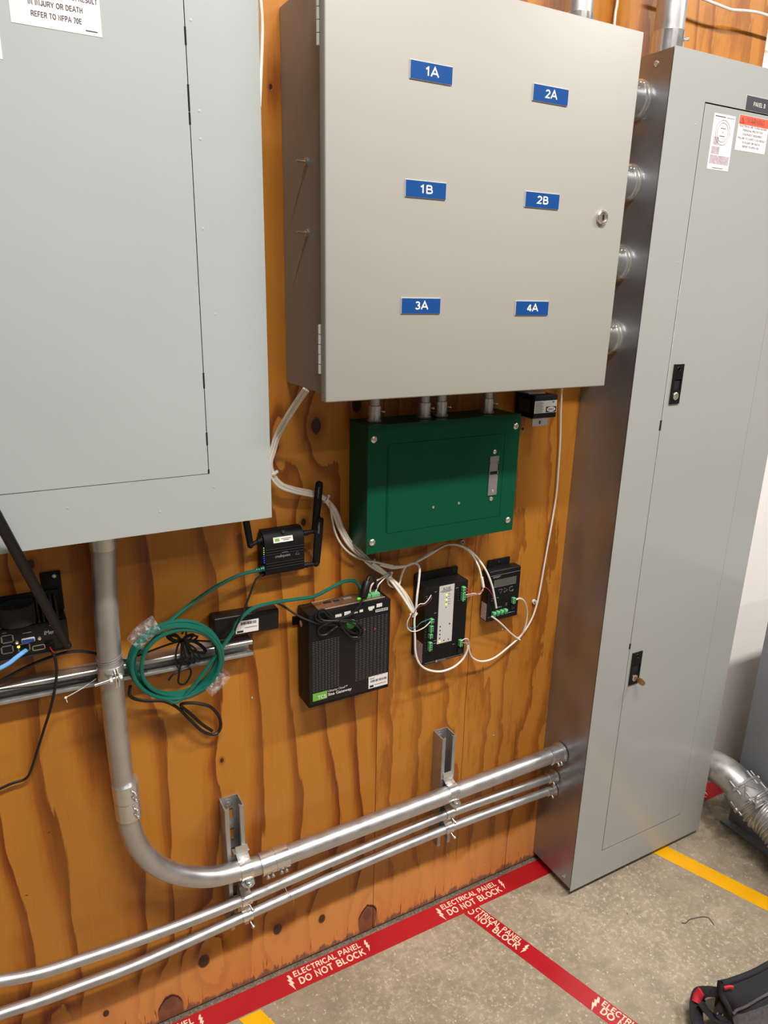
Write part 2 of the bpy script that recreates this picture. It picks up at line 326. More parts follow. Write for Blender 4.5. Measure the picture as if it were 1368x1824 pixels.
# plain grotesque capitals and figures: (advance width, strokes on a unit-high box)
GL = {
 'A': (0.78, [[(0.03, 0), (0.39, 1), (0.75, 0)], [(0.16, 0.33), (0.62, 0.33)]]),
 'B': (0.70, [[(0.12, 0), (0.12, 1)], [(0.12, 0.94), (0.38, 0.94)]+arc(0.38, 0.73, 0.18, 0.21, 90, -90)[1:-1]+[(0.38, 0.52), (0.12, 0.52)], [(0.38, 0.52), (0.42, 0.52)]+arc(0.42, 0.29, 0.20, 0.23, 90, -90)[1:-1]+[(0.42, 0.06), (0.12, 0.06)]]),
 'C': (0.76, [arc(0.42, 0.5, 0.34, 0.44, 42, 318, 18)]),
 'D': (0.74, [[(0.12, 0), (0.12, 1)], [(0.12, 0.94), (0.34, 0.94)]+arc(0.34, 0.5, 0.30, 0.44, 90, -90, 14)[1:-1]+[(0.34, 0.06), (0.12, 0.06)]]),
 'E': (0.66, [[(0.62, 0.06), (0.12, 0.06), (0.12, 0.94), (0.60, 0.94)], [(0.12, 0.52), (0.56, 0.52)]]),
 'F': (0.62, [[(0.12, 0.0), (0.12, 0.94), (0.60, 0.94)], [(0.12, 0.50), (0.54, 0.50)]]),
 'G': (0.80, [arc(0.42, 0.5, 0.34, 0.44, 45, 315, 18)+[(0.70, 0.2), (0.70, 0.45), (0.45, 0.45)]]),
 'H': (0.74, [[(0.12, 0), (0.12, 1)], [(0.62, 0), (0.62, 1)], [(0.12, 0.52), (0.62, 0.52)]]),
 'I': (0.26, [[(0.13, 0), (0.13, 1)]]),
 'J': (0.56, [[(0.44, 1), (0.44, 0.28)]+arc(0.26, 0.28, 0.18, 0.22, 0, -180, 10)]),
 'K': (0.74, [[(0.12, 0), (0.12, 1)], [(0.66, 1), (0.14, 0.42)], [(0.30, 0.60), (0.70, 0)]]),
 'L': (0.60, [[(0.12, 1), (0.12, 0.06), (0.58, 0.06)]]),
 'M': (0.86, [[(0.12, 0), (0.12, 1), (0.43, 0.1), (0.74, 1), (0.74, 0)]]),
 'N': (0.76, [[(0.12, 0), (0.12, 1), (0.63, 0), (0.63, 1)]]),
 'O': (0.82, [arc(0.41, 0.5, 0.33, 0.44, 0, 360, 26)]),
 'P': (0.68, [[(0.12, 0), (0.12, 1)], [(0.12, 0.94), (0.40, 0.94)]+arc(0.40, 0.70, 0.20, 0.24, 90, -90)[1:-1]+[(0.40, 0.46), (0.12, 0.46)]]),
 'Q': (0.82, [arc(0.41, 0.5, 0.33, 0.44, 0, 360, 26), [(0.46, 0.28), (0.76, 0.0)]]),
 'R': (0.74, [[(0.12, 0), (0.12, 1)], [(0.12, 0.94), (0.42, 0.94)]+arc(0.42, 0.71, 0.20, 0.23, 90, -90)[1:-1]+[(0.42, 0.48), (0.12, 0.48)], [(0.42, 0.48), (0.66, 0)]]),
 'S': (0.70, [arc(0.35, 0.72, 0.24, 0.22, 25, 260, 12)+arc(0.35, 0.27, 0.26, 0.21, 80, -160, 12)]),
 'T': (0.66, [[(0.03, 0.94), (0.63, 0.94)], [(0.33, 0.94), (0.33, 0)]]),
 'U': (0.74, [[(0.12, 1), (0.12, 0.33)]+arc(0.37, 0.33, 0.25, 0.27, 180, 360, 12)+[(0.62, 1)]]),
 'V': (0.74, [[(0.03, 1), (0.37, 0), (0.71, 1)]]), 'W': (1.0, [[(0.03, 1), (0.26, 0), (0.50, 1), (0.74, 0), (0.97, 1)]]),
 'X': (0.72, [[(0.04, 0), (0.68, 1)], [(0.04, 1), (0.68, 0)]]), 'Y': (0.72, [[(0.03, 1), (0.36, 0.44), (0.69, 1)], [(0.36, 0.46), (0.36, 0)]]),
 'Z': (0.68, [[(0.06, 0.94), (0.60, 0.94), (0.06, 0.06), (0.62, 0.06)]]),
 '0': (0.60, [arc(0.30, 0.5, 0.22, 0.44, 0, 360, 24)]), '1': (0.48, [[(0.08, 0.72), (0.30, 0.92), (0.30, 0)]]),
 '2': (0.60, [arc(0.30, 0.70, 0.22, 0.24, 165, -35, 12)+[(0.08, 0.06), (0.55, 0.06)]]),
 '3': (0.60, [arc(0.29, 0.73, 0.20, 0.21, 150, -90, 12), arc(0.29, 0.285, 0.22, 0.225, 90, -155, 12)]),
 '4': (0.60, [[(0.42, 0), (0.42, 0.98)], [(0.38, 0.94), (0.06, 0.30)], [(0.02, 0.28), (0.58, 0.28)]]), '7': (0.58, [[(0.05, 0.94), (0.52, 0.94), (0.22, 0)]]),
 ' ': (0.34, []), '!': (0.24, [[(0.12, 0.3), (0.12, 1)], [(0.12, 0), (0.12, 0.14)]]),
}
class MB:
    def __init__(s): s.bm = bmesh.new()
    def _face(s, vs):
        try: return s.bm.faces.new(vs)
        except ValueError: return None
    def box(s, lo, hi, bev=0.0, seg=2):
        lo = Vector(lo); hi = Vector(hi)
        a = Vector((min(lo.x, hi.x), min(lo.y, hi.y), min(lo.z, hi.z))); b = Vector((max(lo.x, hi.x), max(lo.y, hi.y), max(lo.z, hi.z)))
        return s.obox((a+b)/2, ((b.x-a.x)/2, 0, 0), (0, (b.y-a.y)/2, 0), (0, 0, (b.z-a.z)/2), bev, seg)
    def obox(s, c, ax, ay, az, bev=0.0, seg=2):
        c = Vector(c); ax = Vector(ax); ay = Vector(ay); az = Vector(az); t = bmesh.new()
        vs = [t.verts.new(c+ax*i+ay*j+az*k) for i in (-1, 1) for j in (-1, 1) for k in (-1, 1)]
        for f in ((0, 1, 3, 2), (4, 6, 7, 5), (0, 4, 5, 1), (2, 3, 7, 6), (0, 2, 6, 4), (1, 5, 7, 3)): t.faces.new([vs[i] for i in f])
        bmesh.ops.recalc_face_normals(t, faces=t.faces)
        if bev > 0: bmesh.ops.bevel(t, geom=list(t.edges), offset=bev, segments=seg, profile=0.5, affect='EDGES')
        s.merge(t); return s
    def merge(s, t):
        m = {}
        for v in t.verts: m[v] = s.bm.verts.new(v.co)
        for f in t.faces: s._face([m[v] for v in f.verts])
        t.free()
    def frame(s, d):
        d = Vector(d).normalized(); a = Vector((0, 0, 1)) if abs(d.z) < 0.9 else Vector((1, 0, 0))
        x = a.cross(d).normalized(); return x, d.cross(x)
    def rev(s, p, d, prof, n=24, squash=None):     # profile: (distance along d, radius)
        p = Vector(p); d = Vector(d).normalized(); x, y = s.frame(d); rings = []
        for t, r in prof:
            if r <= 1e-7: rings.append([s.bm.verts.new(p+d*t)])
            else: rings.append([s.bm.verts.new(p+d*t+x*(r*math.cos(2*math.pi*i/n))+y*(r*math.sin(2*math.pi*i/n))) for i in range(n)])
        for A, B in zip(rings, rings[1:]):
            for i in range(n):
                j = (i+1) % n
                if len(A) == 1 and len(B) == 1: continue
                if len(A) == 1: s._face([A[0], B[i], B[j]])
                elif len(B) == 1: s._face([A[i], B[0], A[j]])
                else: s._face([A[i], B[i], B[j], A[j]])
        for R_ in (rings[0], rings[-1]):
            if len(R_) > 1: s._face(R_)
        return s
    def cyl(s, p0, p1, r, n=20, bev=0.0):
        p0 = Vector(p0); p1 = Vector(p1); L = (p1-p0).length
        prof = [(0, r), (L, r)] if not bev else [(0, r-bev), (bev, r), (L-bev, r), (L, r-bev)]
        return s.rev(p0, p1-p0, prof, n)
    def tube(s, P, r, n=10, closed=False, flat=None):
        P = [Vector(p) for p in P]; m = len(P); rings = []; prev = None
        for i in range(m):
            if closed: d = P[(i+1) % m]-P[i-1]
            else: d = P[min(i+1, m-1)]-P[max(i-1, 0)]
            if d.length < 1e-9: d = Vector((1, 0, 0))
            d.normalize()
            if prev is None: x, y = s.frame(d)
            else:
                x = prev-d*prev.dot(d)
                x = x.normalized() if x.length > 1e-6 else s.frame(d)[0]
                y = d.cross(x)
            prev = x; rr = r[i] if isinstance(r, (list, tuple)) else r
            if flat:
                up = Vector(flat[0]); up = (up-d*up.dot(d)).normalized(); sd = d.cross(up)
                rings.append([s.bm.verts.new(P[i]+up*(flat[1]*math.cos(2*math.pi*k/n))+sd*(rr*math.sin(2*math.pi*k/n))) for k in range(n)])
            else: rings.append([s.bm.verts.new(P[i]+x*(rr*math.cos(2*math.pi*k/n))+y*(rr*math.sin(2*math.pi*k/n))) for k in range(n)])
        for i in range(m if closed else m-1):
            A = rings[i]; B = rings[(i+1) % m]
            for k in range(n): s._face([A[k], A[(k+1) % n], B[(k+1) % n], B[k]])
        if not closed: s._face(rings[0][::-1]); s._face(rings[-1])
        return s
    def cable(s, P, r, n=8, sub=7): return s.tube(catmull(P, sub), r, n)
    def prism(s, P, ext):
        ext = Vector(ext); A = [s.bm.verts.new(Vector(p)) for p in P]; B = [s.bm.verts.new(Vector(p)+ext) for p in P]; n = len(P)
        s._face(A); s._face(B[::-1])
        for i in range(n): s._face([A[i], B[i], B[(i+1) % n], A[(i+1) % n]])
        return s
    def ball(s, c, r, sc=(1, 1, 1), n=12):
        t = bmesh.new(); bmesh.ops.create_uvsphere(t, u_segments=n, v_segments=max(6, n//2), radius=1.0)
        for v in t.verts: v.co = Vector(c)+Vector((v.co.x*r*sc[0], v.co.y*r*sc[1], v.co.z*r*sc[2]))
        s.merge(t); return s
    def text(s, txt, org, right, up, size, bold=0.0, width=None, align='L', depth=0.0004):
        # org: left end (or centre) of the base line; width: stretch the line to this length
        V, Fc = text_geo(txt, bold)
        if not V: return s
        R_ = Vector(right).normalized(); U_ = Vector(up).normalized(); N_ = R_.cross(U_)
        x0 = min(v.x for v in V); x1 = max(v.x for v in V); k = size; kx = size if width is None else width/(x1-x0)
        off = -x0*kx if align == 'L' else -(x0+x1)/2*kx
        vs = [s.bm.verts.new(Vector(org)+R_*(v.x*kx+off)+U_*(v.y*k)+N_*depth) for v in V]
        for f in Fc: s._face([vs[i] for i in f])
        return s
    def caps(s, txt, org, right, up, h, wt=0.17, width=None, align='L', depth=0.0):
        # stroked capitals; wt is the stroke width as a share of the height
        R_ = Vector(right).normalized(); U_ = Vector(up).normalized(); N_ = R_.cross(U_); x = 0.0; strokes = []
        for ch in txt:
            w_, st = GL[ch]
            for q in st: strokes.append([(x+a, b) for a, b in q])
            x += w_+0.06
        x -= 0.06; kx = h if width is None else width/x; off = 0 if align == 'L' else -x*kx/2; hw = wt*h/2
        for si, q in enumerate(strokes):
            dz_ = depth+(si % 3)*0.00006
            P = [Vector((a*kx+off, b*h)) for a, b in q]; n = len(P); closed = (P[0]-P[-1]).length < 1e-7
            if closed: P = P[:-1]; n -= 1
            L = []; Rr = []
            for i in range(n):
                a = P[i-1] if (closed or i > 0) else None; b = P[(i+1) % n] if (closed or i < n-1) else None
                d1 = (P[i]-a).normalized() if a is not None else None; d2 = (b-P[i]).normalized() if b is not None else None
                d1 = d1 if d1 is not None else d2; d2 = d2 if d2 is not None else d1
                n1 = Vector((-d1.y, d1.x)); n2 = Vector((-d2.y, d2.x)); mm = n1+n2
                mm = n1 if mm.length < 1e-6 else mm.normalized(); k_ = hw/max(0.45, mm.dot(n1)); L.append(P[i]+mm*k_); Rr.append(P[i]-mm*k_)
            mk = lambda p: s.bm.verts.new(Vector(org)+R_*p.x+U_*p.y+N_*dz_)
            Lv = [mk(p) for p in L]; Rv = [mk(p) for p in Rr]
            for i in range(n if closed else n-1): j = (i+1) % n; s._face([Lv[i], Rv[i], Rv[j], Lv[j]])
        return s
    def quad(s, a, b, c, d):
        s._face([s.bm.verts.new(Vector(p)) for p in (a, b, c, d)]); return s
    def build(s, name, m, parent=None, smooth=True, ang=38, origin=None):
        bm = s.bm; bmesh.ops.recalc_face_normals(bm, faces=bm.faces) if len(bm.faces) < 60000 else None
        if smooth:
            la = math.radians(ang)
            for f in bm.faces: f.smooth = True
            for e in bm.edges:
                if len(e.link_faces) == 2:
                    if e.link_faces[0].normal.angle(e.link_faces[1].normal, 0) > la: e.smooth = False
        if parent is not None: org = Vector(WL[parent.name])
        elif origin is not None: org = Vector(origin)
        else:
            cs = [v.co for v in bm.verts]
            org = Vector(((min(c.x for c in cs)+max(c.x for c in cs))/2, (min(c.y for c in cs)+max(c.y for c in cs))/2, min(c.z for c in cs)))
        for v in bm.verts: v.co -= org
        me = bpy.data.meshes.new(name); bm.to_mesh(me); bm.free()
        me.materials.append(MT[m] if isinstance(m, str) else m)
        o = bpy.data.objects.new(name, me); COL.objects.link(o)
        if parent is not None: o.parent = parent
        else: o.location = org
        WL[o.name] = tuple(org)
        return o
WL = {}
USED = set()
def tag(o, label, cat, group=None):
    assert 4 <= len(label.split()) <= 16, label
    if group is None and label in USED: print('DUPLABEL', label)
    USED.add(label)
    o['label'] = label; o['category'] = cat
    if group: o['group'] = group
    return o
def thing(name, label, cat, loc, group=None):
    o = bpy.data.objects.new(name, None); o.empty_display_size = 0.02; COL.objects.link(o); o.location = loc
    WL[o.name] = tuple(loc); return tag(o, label, cat, group)
def struct(o): o['kind'] = 'structure'; return o
def lab(o, t): o['label'] = t; return o
XX, YY, ZZ = Vector((1, 0, 0)), Vector((0, 1, 0)), Vector((0, 0, 1))
def screw_head(mb, c, nrm, r, h=0.002):          # pan head with a cross recess shown as a raised rim
    mb.rev(c, nrm, [(0, r), (h*0.5, r*0.98), (h*0.9, r*0.75), (h, r*0.45), (h*0.55, r*0.38), (h*0.5, 0)], 18)
    return mb
def hexnut(mb, c, nrm, r, h):
    mb.rev(c, nrm, [(0, r), (h*0.85, r), (h, r*0.85)], 6); return mb

# ------------------------------------------------------------------ the room
m = MB()
for x0, x1 in ((-3.0, -0.0712), (-0.0698, 0.905)): m.box((x0, 0, 0.006), (x1, 0.019, 3.6), 0.0)
struct(m.build('wall_back', 'ply', smooth=False))
struct(MB().box((-3.0, 0.019, 0), (4.5, 0.12, 3.6)).build('wall_behind', 'white_wall', smooth=False))
struct(MB().box((-3.0, -4.6, -0.1), (4.5, 0.12, 0)).build('floor', 'concrete', smooth=False))
struct(MB().box((-3.0, -4.6, 3.6), (4.5, 0.12, 3.7)).build('ceiling', 'ceil', smooth=False))
struct(MB().box((-3.1, -4.6, 0), (-3.0, 0.12, 3.6)).build('wall_left', 'room_wall', smooth=False))
struct(MB().box((4.5, -4.6, 0), (4.6, 0.12, 3.6)).build('wall_right', 'room_wall', smooth=False))
struct(MB().box((-3.0, -4.7, 0), (4.5, -4.6, 3.6)).build('wall_front', 'room_wall', smooth=False))
def open_tub(x0, x1, yf, z0, z1, par):
    m = MB(); w = 0.0016
    m.box((x0, -0.0004, z0), (x0+w, yf, z1)); m.box((x1-w, -0.0004, z0), (x1, yf, z1))
    m.box((x0+w, -0.0004, z0), (x1-w, yf, z0+w)); m.box((x0+w, -0.0004, z1-w), (x1-w, yf, z1)); m.box((x0+w, -0.0004, z0+w), (x1-w, -0.002, z1-w))
    return m.build('tub', 'galv', par, False)

# ------------------------------------------------------------------ left panelboard
YL = -0.16
Lx1 = W(473, 500, YL).x; Lz0 = W(488, 921, YL).z; Dx1 = W(353, 500, YL).x; Dz0 = W(374.6, 843, YL).z
Lx0, Lz1, Dx0, Dz1 = Lx1-0.66, 2.45, Lx1-0.56, 2.35
lp = thing('panelboard', 'grey painted electrical panelboard high on the plywood at left', 'electrical panel', (Lx1-0.33, 0, Lz0))
open_tub(Lx0+0.006, Lx1-0.006, YL+0.0035, Lz0+0.004, Lz1-0.006, lp)
m = MB(); g = 0.0011
yf, yb = YL, YL+0.0012
for lo, hi in (((Dx1+g, Lz0), (Lx1, Lz1)), ((Lx0, Lz0), (Dx0-g, Lz1)), ((Dx0-g, Lz0), (Dx1+g, Dz0-g)), ((Dx0-g, Dz1+g), (Dx1+g, Lz1))):
    m.box((lo[0], yf, lo[1]), (hi[0], yb, hi[1]))
for (u, v) in ((340, 36), (357, 248), (362, 408), (355, 198), (285, 912), (120, 905), (381, 868), (384, 560)):
    p = W(u, v, YL); m.ball((p.x, YL+0.0008, p.z), 0.0030, (1, 0.38, 1), 12)
m.build('front_cover', 'panel_grey', lp)
m = MB().box((Dx0, yf, Dz0), (Dx1, yb, Dz1), 0.0006, 1)
for (u, v) in ((320, 165), (323, 203), (208, 815)):
    p = W(u, v, YL); m.ball((p.x, YL+0.0008, p.z), 0.0024, (1, 0.4, 1), 10)
m.build('door', 'panel_grey', lp)
for (v0, v1, uu) in ((47, 80, 330), (150, 198, 334.5), (200, 222, 337.5), (664, 692, 364), (770, 793, 370.5), (836, 843, 374)):
    a = W(uu, v0, YL).z; b = W(uu, v1, YL).z; MB().box((Dx1-g*0.9, YL-0.0001, a), (Dx1+g*1.6, YL+0.002, b)).build('hinge_slot', 'void', lp, False)
def sticker_lines(name_mat, parent, lines, yy, rows, bold=0.012):
    mm = MB()
    for (t, xc, z, h, wd) in lines: mm.caps(t, (xc, yy, z), XX, ZZ, h, 0.15, wd, 'C')
    return mm.build('printed_text', name_mat, parent, False)
wl = MB().box((W(20, 42, YL).x, YL-0.0004, W(182, 67, YL).z), (W(182, 67, YL).x, YL, W(182, 67, YL).z+0.095)).build('warning_label', 'paper', lp, False)
wx0, wx1, wz = W(20, 42, YL).x, W(182, 67, YL).x, W(182, 67, YL).z
xc = (wx0+wx1)/2; ww = wx1-wx0
def warn_text(xc, z0, ww, yy, par, sc):
    rows = [('REFER TO NFPA 70E', 0.0105, 0.56), ('IN INJURY OR DEATH', 0.0225, 0.60), ('FAILURE TO COMPLY CAN RESULT', 0.0345, 0.95),
            ('EQUIPMENT REQUIRED', 0.0465, 0.64), ('PERSONAL PROTECTION', 0.0585, 0.68), ('ELECTRICAL ARC FLASH HAZARD', 0.0705, 0.93)]
    return sticker_lines('print', par, [(t, xc, z0+z*sc, 0.0058*sc, wd*ww) for t, z, wd in rows], yy, 0)
warn_text(xc, wz, ww, YL-0.0006, wl, 1.0)
m = MB(); m.box((wx1-0.019, YL-0.0006, wz+0.004), (wx1-0.005, YL-0.0004, wz+0.0052)); m.build('fine_print', 'print', wl, False)
x_ = W(5, 106, YL); MB().box((x_.x-0.075, YL-0.0004, x_.z), (x_.x, YL, x_.z+0.085)).build('approval_label', 'paper', lp, False)

# ------------------------------------------------------------------ middle cabinet
mc = thing('control_cabinet', 'beige-grey hinged wall cabinet with six blue number plates', 'cabinet', (0, 0, 1.384))
BX0, BX1, BZ0, BZ1 = -0.2735, 0.299, 1.385, 1.972
MB().box((BX0, -0.0004, BZ0), (BX1, -0.1905, BZ1), 0.001, 1).build('body', 'beige_grey', mc, False)
MY = -0.2115
door = MB().box((-0.2905, -0.1925, 1.3785), (0.3045, MY, 1.9775), 0.0022, 3).build('door', 'beige_grey', mc)
for (za, zb) in ((1.872, 1.95), (1.421, 1.497)):
    m = MB(); n = 5
    for i in range(n):
        a = za+(zb-za)*i/n; m.cyl((-0.2895, -0.1885, a+0.0005), (-0.2895, -0.1885, a+(zb-za)/n-0.0005), 0.0036, 12)
    m.box((BX0, -0.1885, za), (-0.2895, -0.1870, zb))
    m.build('hinge', 'beigetrim', mc)
for zc in (1.737, 1.634):
    m = MB().cyl((BX0, -0.106, zc), (BX0-0.018, -0.106, zc), 0.0022, 12); hexnut(m, (BX0, -0.106, zc), (-1, 0, 0), 0.0062, 0.004)
    m.build('bolt', 'zinc', mc)
m = MB().rev((0.250, MY, 1.681), (0, -1, 0), [(0, 0.0125), (0.004, 0.0125), (0.006, 0.0105), (0.0062, 0.0085), (0.0045, 0.008), (0.0045, 0)], 28)
lk = m.build('lock', 'chrome', mc)
MB().box((0.2490, MY-0.0062, 1.6765), (0.2512, MY-0.004, 1.6855)).build('key_slot', 'void', lk, False)
PL = [('1A', -0.1555, 1.846), ('2A', 0.0735, 1.8455), ('1B', -0.1580, 1.6865), ('2B', 0.0735, 1.687), ('3A', -0.1595, 1.514), ('4A', 0.0700, 1.5115)]
for t, px, pz in PL:
    e = MB().box((px, MY, pz), (px+0.0735, MY-0.0016, pz+0.0245)).build('name_plate', 'whiteedge', mc, False)
    MB().box((px+0.0006, MY-0.0016, pz+0.0004), (px+0.0735, MY-0.0019, pz+0.0238)).build('blue_face', 'blueplate', e, False)
    MB().caps(t, (px+0.0375, MY-0.0021, pz+0.0068), XX, ZZ, 0.0118, 0.20, 0.0250 if t[0] != '1' else 0.0240, 'C').build('lettering', 'whiteprint', e, False)

# ------------------------------------------------------------------ tall panelboard
tp = thing('panelboard', 'tall galvanised panelboard with grey door standing in the corner at right', 'electrical panel', (0.7, 0, 0.02))
TX0, TX1, TZ0, TZ1, TY = 0.4454, 0.9534, 0.0201, 1.9928, -0.1549
open_tub(TX0+0.001, TX1-0.01, TY+0.0040, TZ0+0.006, TZ1-0.001, tp)
dx0, dx1, dz0, dz1 = 0.5477, 0.8543, 0.1124, 1.9094
m = MB(); g = 0.0024; yf, yb = TY, TY+0.0010
for lo, hi in (((TX0-0.001, TZ0), (dx0-g*0.9, TZ1)), ((dx1+0.0004, TZ0), (TX1, TZ1)), ((dx0-g*0.9, TZ0), (dx1+0.0004, dz0-g)), ((dx0-g*0.9, dz1+g), (dx1+0.0004, TZ1))):
    m.box((lo[0], yf, lo[1]), (hi[0], yb, hi[1]))
for (u, v) in ((1207, 468), (1194, 571), (1239, 222)):
    p = W(u, v, TY); m.ball((p.x, TY+0.0008, p.z), 0.003, (1, 0.4, 1), 10)
m.build('front_cover', 'tall_grey', tp)
tdoor = MB().box((dx0, yf, dz0), (dx1, yb, dz1), 0.0005, 1).build('door', 'tall_grey', tp)
for (za, zb) in ((1.262, 1.285), (0.72, 0.735)): MB().box((dx0-g*2.2, TY-0.0001, za), (dx0+0.0009, TY+0.001, zb)).build('hinge_slot', 'void', tp, False)
for (y, z) in ((-0.113, 1.972), (-0.126, 0.048)): screw_head(MB(), (TX0+0.001, y, z), (-1, 0, 0), 0.0055, 0.003).build('side_screw', 'zinc', tp)
for (x0, x1, z0, z1) in ((0.5620, 0.5925, 1.320, 1.4065), (0.5580, 0.5915, 0.6165, 0.7055)):
    m = MB(); t = 0.003; H = z1-z0
    rx0, rx1, rz0, rz1 = x0+0.006, x1-0.004, z0+H*0.36, z0+H*0.62
    for lo, hi in (((x0, z0), (x1, rz0)), ((x0, rz1), (x1, z1)), ((x0, rz0), (rx0, rz1)), ((rx1, rz0), (x1, rz1))):
        m.box((lo[0], TY, lo[1]), (hi[0], TY-t, hi[1]))
    for q in (0.70, 0.74, 0.78): m.box((x0+0.006, TY-t-0.0006, z0+H*q), (x1-0.006, TY-t, z0+H*q+0.001))
    m.rev(((x0+x1)/2, TY-t, z0+H*0.88), (0, -1, 0), [(0, 0.006), (0.0007, 0.0055), (0.0007, 0.0035), (0, 0.003)], 20)
    la = m.build('latch', 'black', tp)
    MB().box((rx0, TY-0.0006, rz0), (rx1, TY-0.0001, rz1)).build('finger_recess', 'void', la, False)
    MB().rev(((x0+x1)/2, TY-t, z0+H*0.2), (0, -1, 0), [(0, 0.0085), (0.0015, 0.0085), (0.0025, 0.007), (0.0018, 0.003), (0.0018, 0)], 24).build('lock_cylinder', 'chrome', la)
kx, kz = 0.575, 0.6345
m = MB().box((kx-0.0012, TY-0.005, kz-0.004), (kx+0.0012, TY-0.014, kz+0.004), 0.0004, 1)
m.prism([(kx-0.001, TY-0.012, kz-0.0055), (kx-0.001, TY-0.014, kz+0.006), (kx-0.001, TY-0.024, kz+0.009), (kx-0.001, TY-0.033, kz+0.006),
         (kx-0.001, TY-0.036, kz-0.001), (kx-0.001, TY-0.031, kz-0.008), (kx-0.001, TY-0.021, kz-0.009)], (0.002, 0, 0))
tag(m.build('key', 'brass'), 'small brass key left in the lower latch of the tall panel door', 'key')
pl = MB().box((0.6635, TY, 1.9115), (0.7480, TY-0.0016, 1.9385)).build('name_plate', 'whiteedge', tp, False)
MB().box((0.6643, TY-0.0016, 1.912), (0.7480, TY-0.0019, 1.938)).build('dark_face', 'darkplate', pl, False)
MB().caps('PANEL B', (0.7060, TY-0.0021, 1.921), XX, ZZ, 0.0075, 0.14, 0.038, 'C').build('lettering', 'whiteprint', pl, False)
# certificate sticker
cs = MB().box((0.577, TY, 1.7955), (0.6415, TY-0.0004, 1.8965)).build('approval_label', 'paper', tp, False)
m = MB(); cx, cz = 0.6085, 1.864
for rr in (0.0215, 0.0165):
    P = [(cx+rr*math.cos(a), TY-0.0006, cz+rr*1.05*math.sin(a)) for a in [i*math.pi/20 for i in range(40)]]
    m.tube(P, 0.00035, 4, True)
for (q, wq) in ((0.007, 0.007), (0.0, 0.0015), (-0.007, 0.008)): m.box((cx-wq, TY-0.0006, cz+q), (cx+wq, TY-0.0004, cz+q+0.0012))
m.box((0.581, TY-0.0006, 1.891), (0.612, TY-0.0004, 1.8925)); m.box((0.616, TY-0.0006, 1.891), (0.638, TY-0.0004, 1.8918))
m.build('seal_print', 'print', cs, False)
MB().box((0.592, TY-0.0006, 1.7985), (0.625, TY-0.0004, 1.7995)).build('fine_print', 'print', cs, False)
m = MB(); m.box((0.580, TY-0.0005, 1.806), (0.6385, TY-0.0004, 1.822)); m.box((0.582, TY-0.0005, 1.824), (0.606, TY-0.0004, 1.838)); m.box((0.5845, TY-0.0005, 1.840), (0.600, TY-0.0004, 1.855))
m.build('faded_print', 'stamp', cs, False)
ws = MB().box((0.6525, TY, 1.8375), (0.7485, TY-0.0004, 1.9025)).build('warning_label', 'paper', tp, False)
MB().box((0.6535, TY-0.0005, 1.8855), (0.7475, TY-0.0004, 1.9020)).build('orange_band', 'orange', ws, False)
m = MB().caps('WARNING', (0.7060, TY-0.0007, 1.8890), XX, ZZ, 0.0095, 0.13, 0.055, 'C')
tri = lambda x, z, s: [(x-s, TY-0.0006, z), (x+s, TY-0.0006, z), (x, TY-0.0006, z+s*1.7)]
m.tube([Vector(p) for p in tri(0.6625, 1.888, 0.006)], 0.0005, 4, True)
m.text('!', (0.6625, TY-0.0007, 1.889), XX, ZZ, 0.009, 0.02, None, 'C'); m.build('warning_word', 'print', ws, False)
warn_text(0.7005, 1.8375, 0.094, TY-0.0006, ws, 0.62)

# ------------------------------------------------------------------ green box
gb = thing('junction_box', 'green enamelled electrical box below the beige cabinet', 'electrical box', (0.03, 0, 1.0552))
GX0, GX1, GZ0, GZ1, GY = -0.1468, 0.2103, 1.0552, 1.309, -0.0816
MB().box((GX0+0.0015, -0.0004, GZ0+0.0015), (GX1-0.0015, GY+0.002, GZ1-0.001), 0.001, 1).build('body', 'green', gb, False)
hx0, hx1, hz0, hz1 = -0.1012, 0.1721, 1.0921, 1.2704; m = MB(); g = 0.0006; yf, yb = GY, GY+0.0018
for lo, hi in (((GX0, GZ0), (hx0-g, GZ1)), ((hx1+g, GZ0), (GX1, GZ1)), ((hx0-g, GZ0), (hx1+g, hz0-g)), ((hx0-g, hz1+g), (hx1+g, GZ1))):
    m.box((lo[0], yf, lo[1]), (hi[0], yb, hi[1]))
m.box((GX0, yb, GZ1-0.001), (GX1, yb+0.012, GZ1)); m.box((GX0, yb, GZ0), (GX0+0.001, yb+0.012, GZ1))
m.build('front_cover', 'green', gb, False)
MB().box((hx0, GY, hz0), (hx1, yb, hz1), 0.0003, 1).build('door', 'green', gb, False)
m = MB(); n = 12
for i in range(n): a = hz0+0.003+(hz1-hz0-0.006)*i/n; m.cyl((hx0-0.0022, GY-0.0002, a+0.0004), (hx0-0.0022, GY-0.0002, a+(hz1-hz0-0.006)/n-0.0004), 0.0015, 8)
m.build('hinge', 'green', gb)
for (x, z) in ((-0.135, 1.283), (-0.135, 1.079), (0.198, 1.284), (0.196, 1.079)):
    screw_head(MB(), (x, GY, z), (0, -1, 0), 0.0068, 0.0035).build('cover_screw', 'chrome', gb)
for (x, z) in ((0.148, 1.234), (0.147, 1.133)):
    MB().rev((x, GY, z), (0, -1, 0), [(0, 0.0048), (0.0016, 0.0044), (0.0026, 0.0025), (0.003, 0)], 18).build('latch_rivet', 'chrome', gb)
for (x, z) in ((0.003, 1.133), (0.065, 1.134)):
    MB().rev((x, GY, z), (0, -1, 0), [(0, 0.0028), (0.0012, 0.0026), (0.002, 0)], 14).build('rivet', 'chrome', gb)
m = MB()
lx0, lx1, lz0, lz1 = 0.1365, 0.1590, 1.1415, 1.2250
H = lz1-lz0
for (a, b) in ((0, 0.53), (0.62, 0.80), (0.86, 1.0)): m.box((lx0, GY, lz0+a*H), (lx1, GY-0.0022, lz0+b*H))
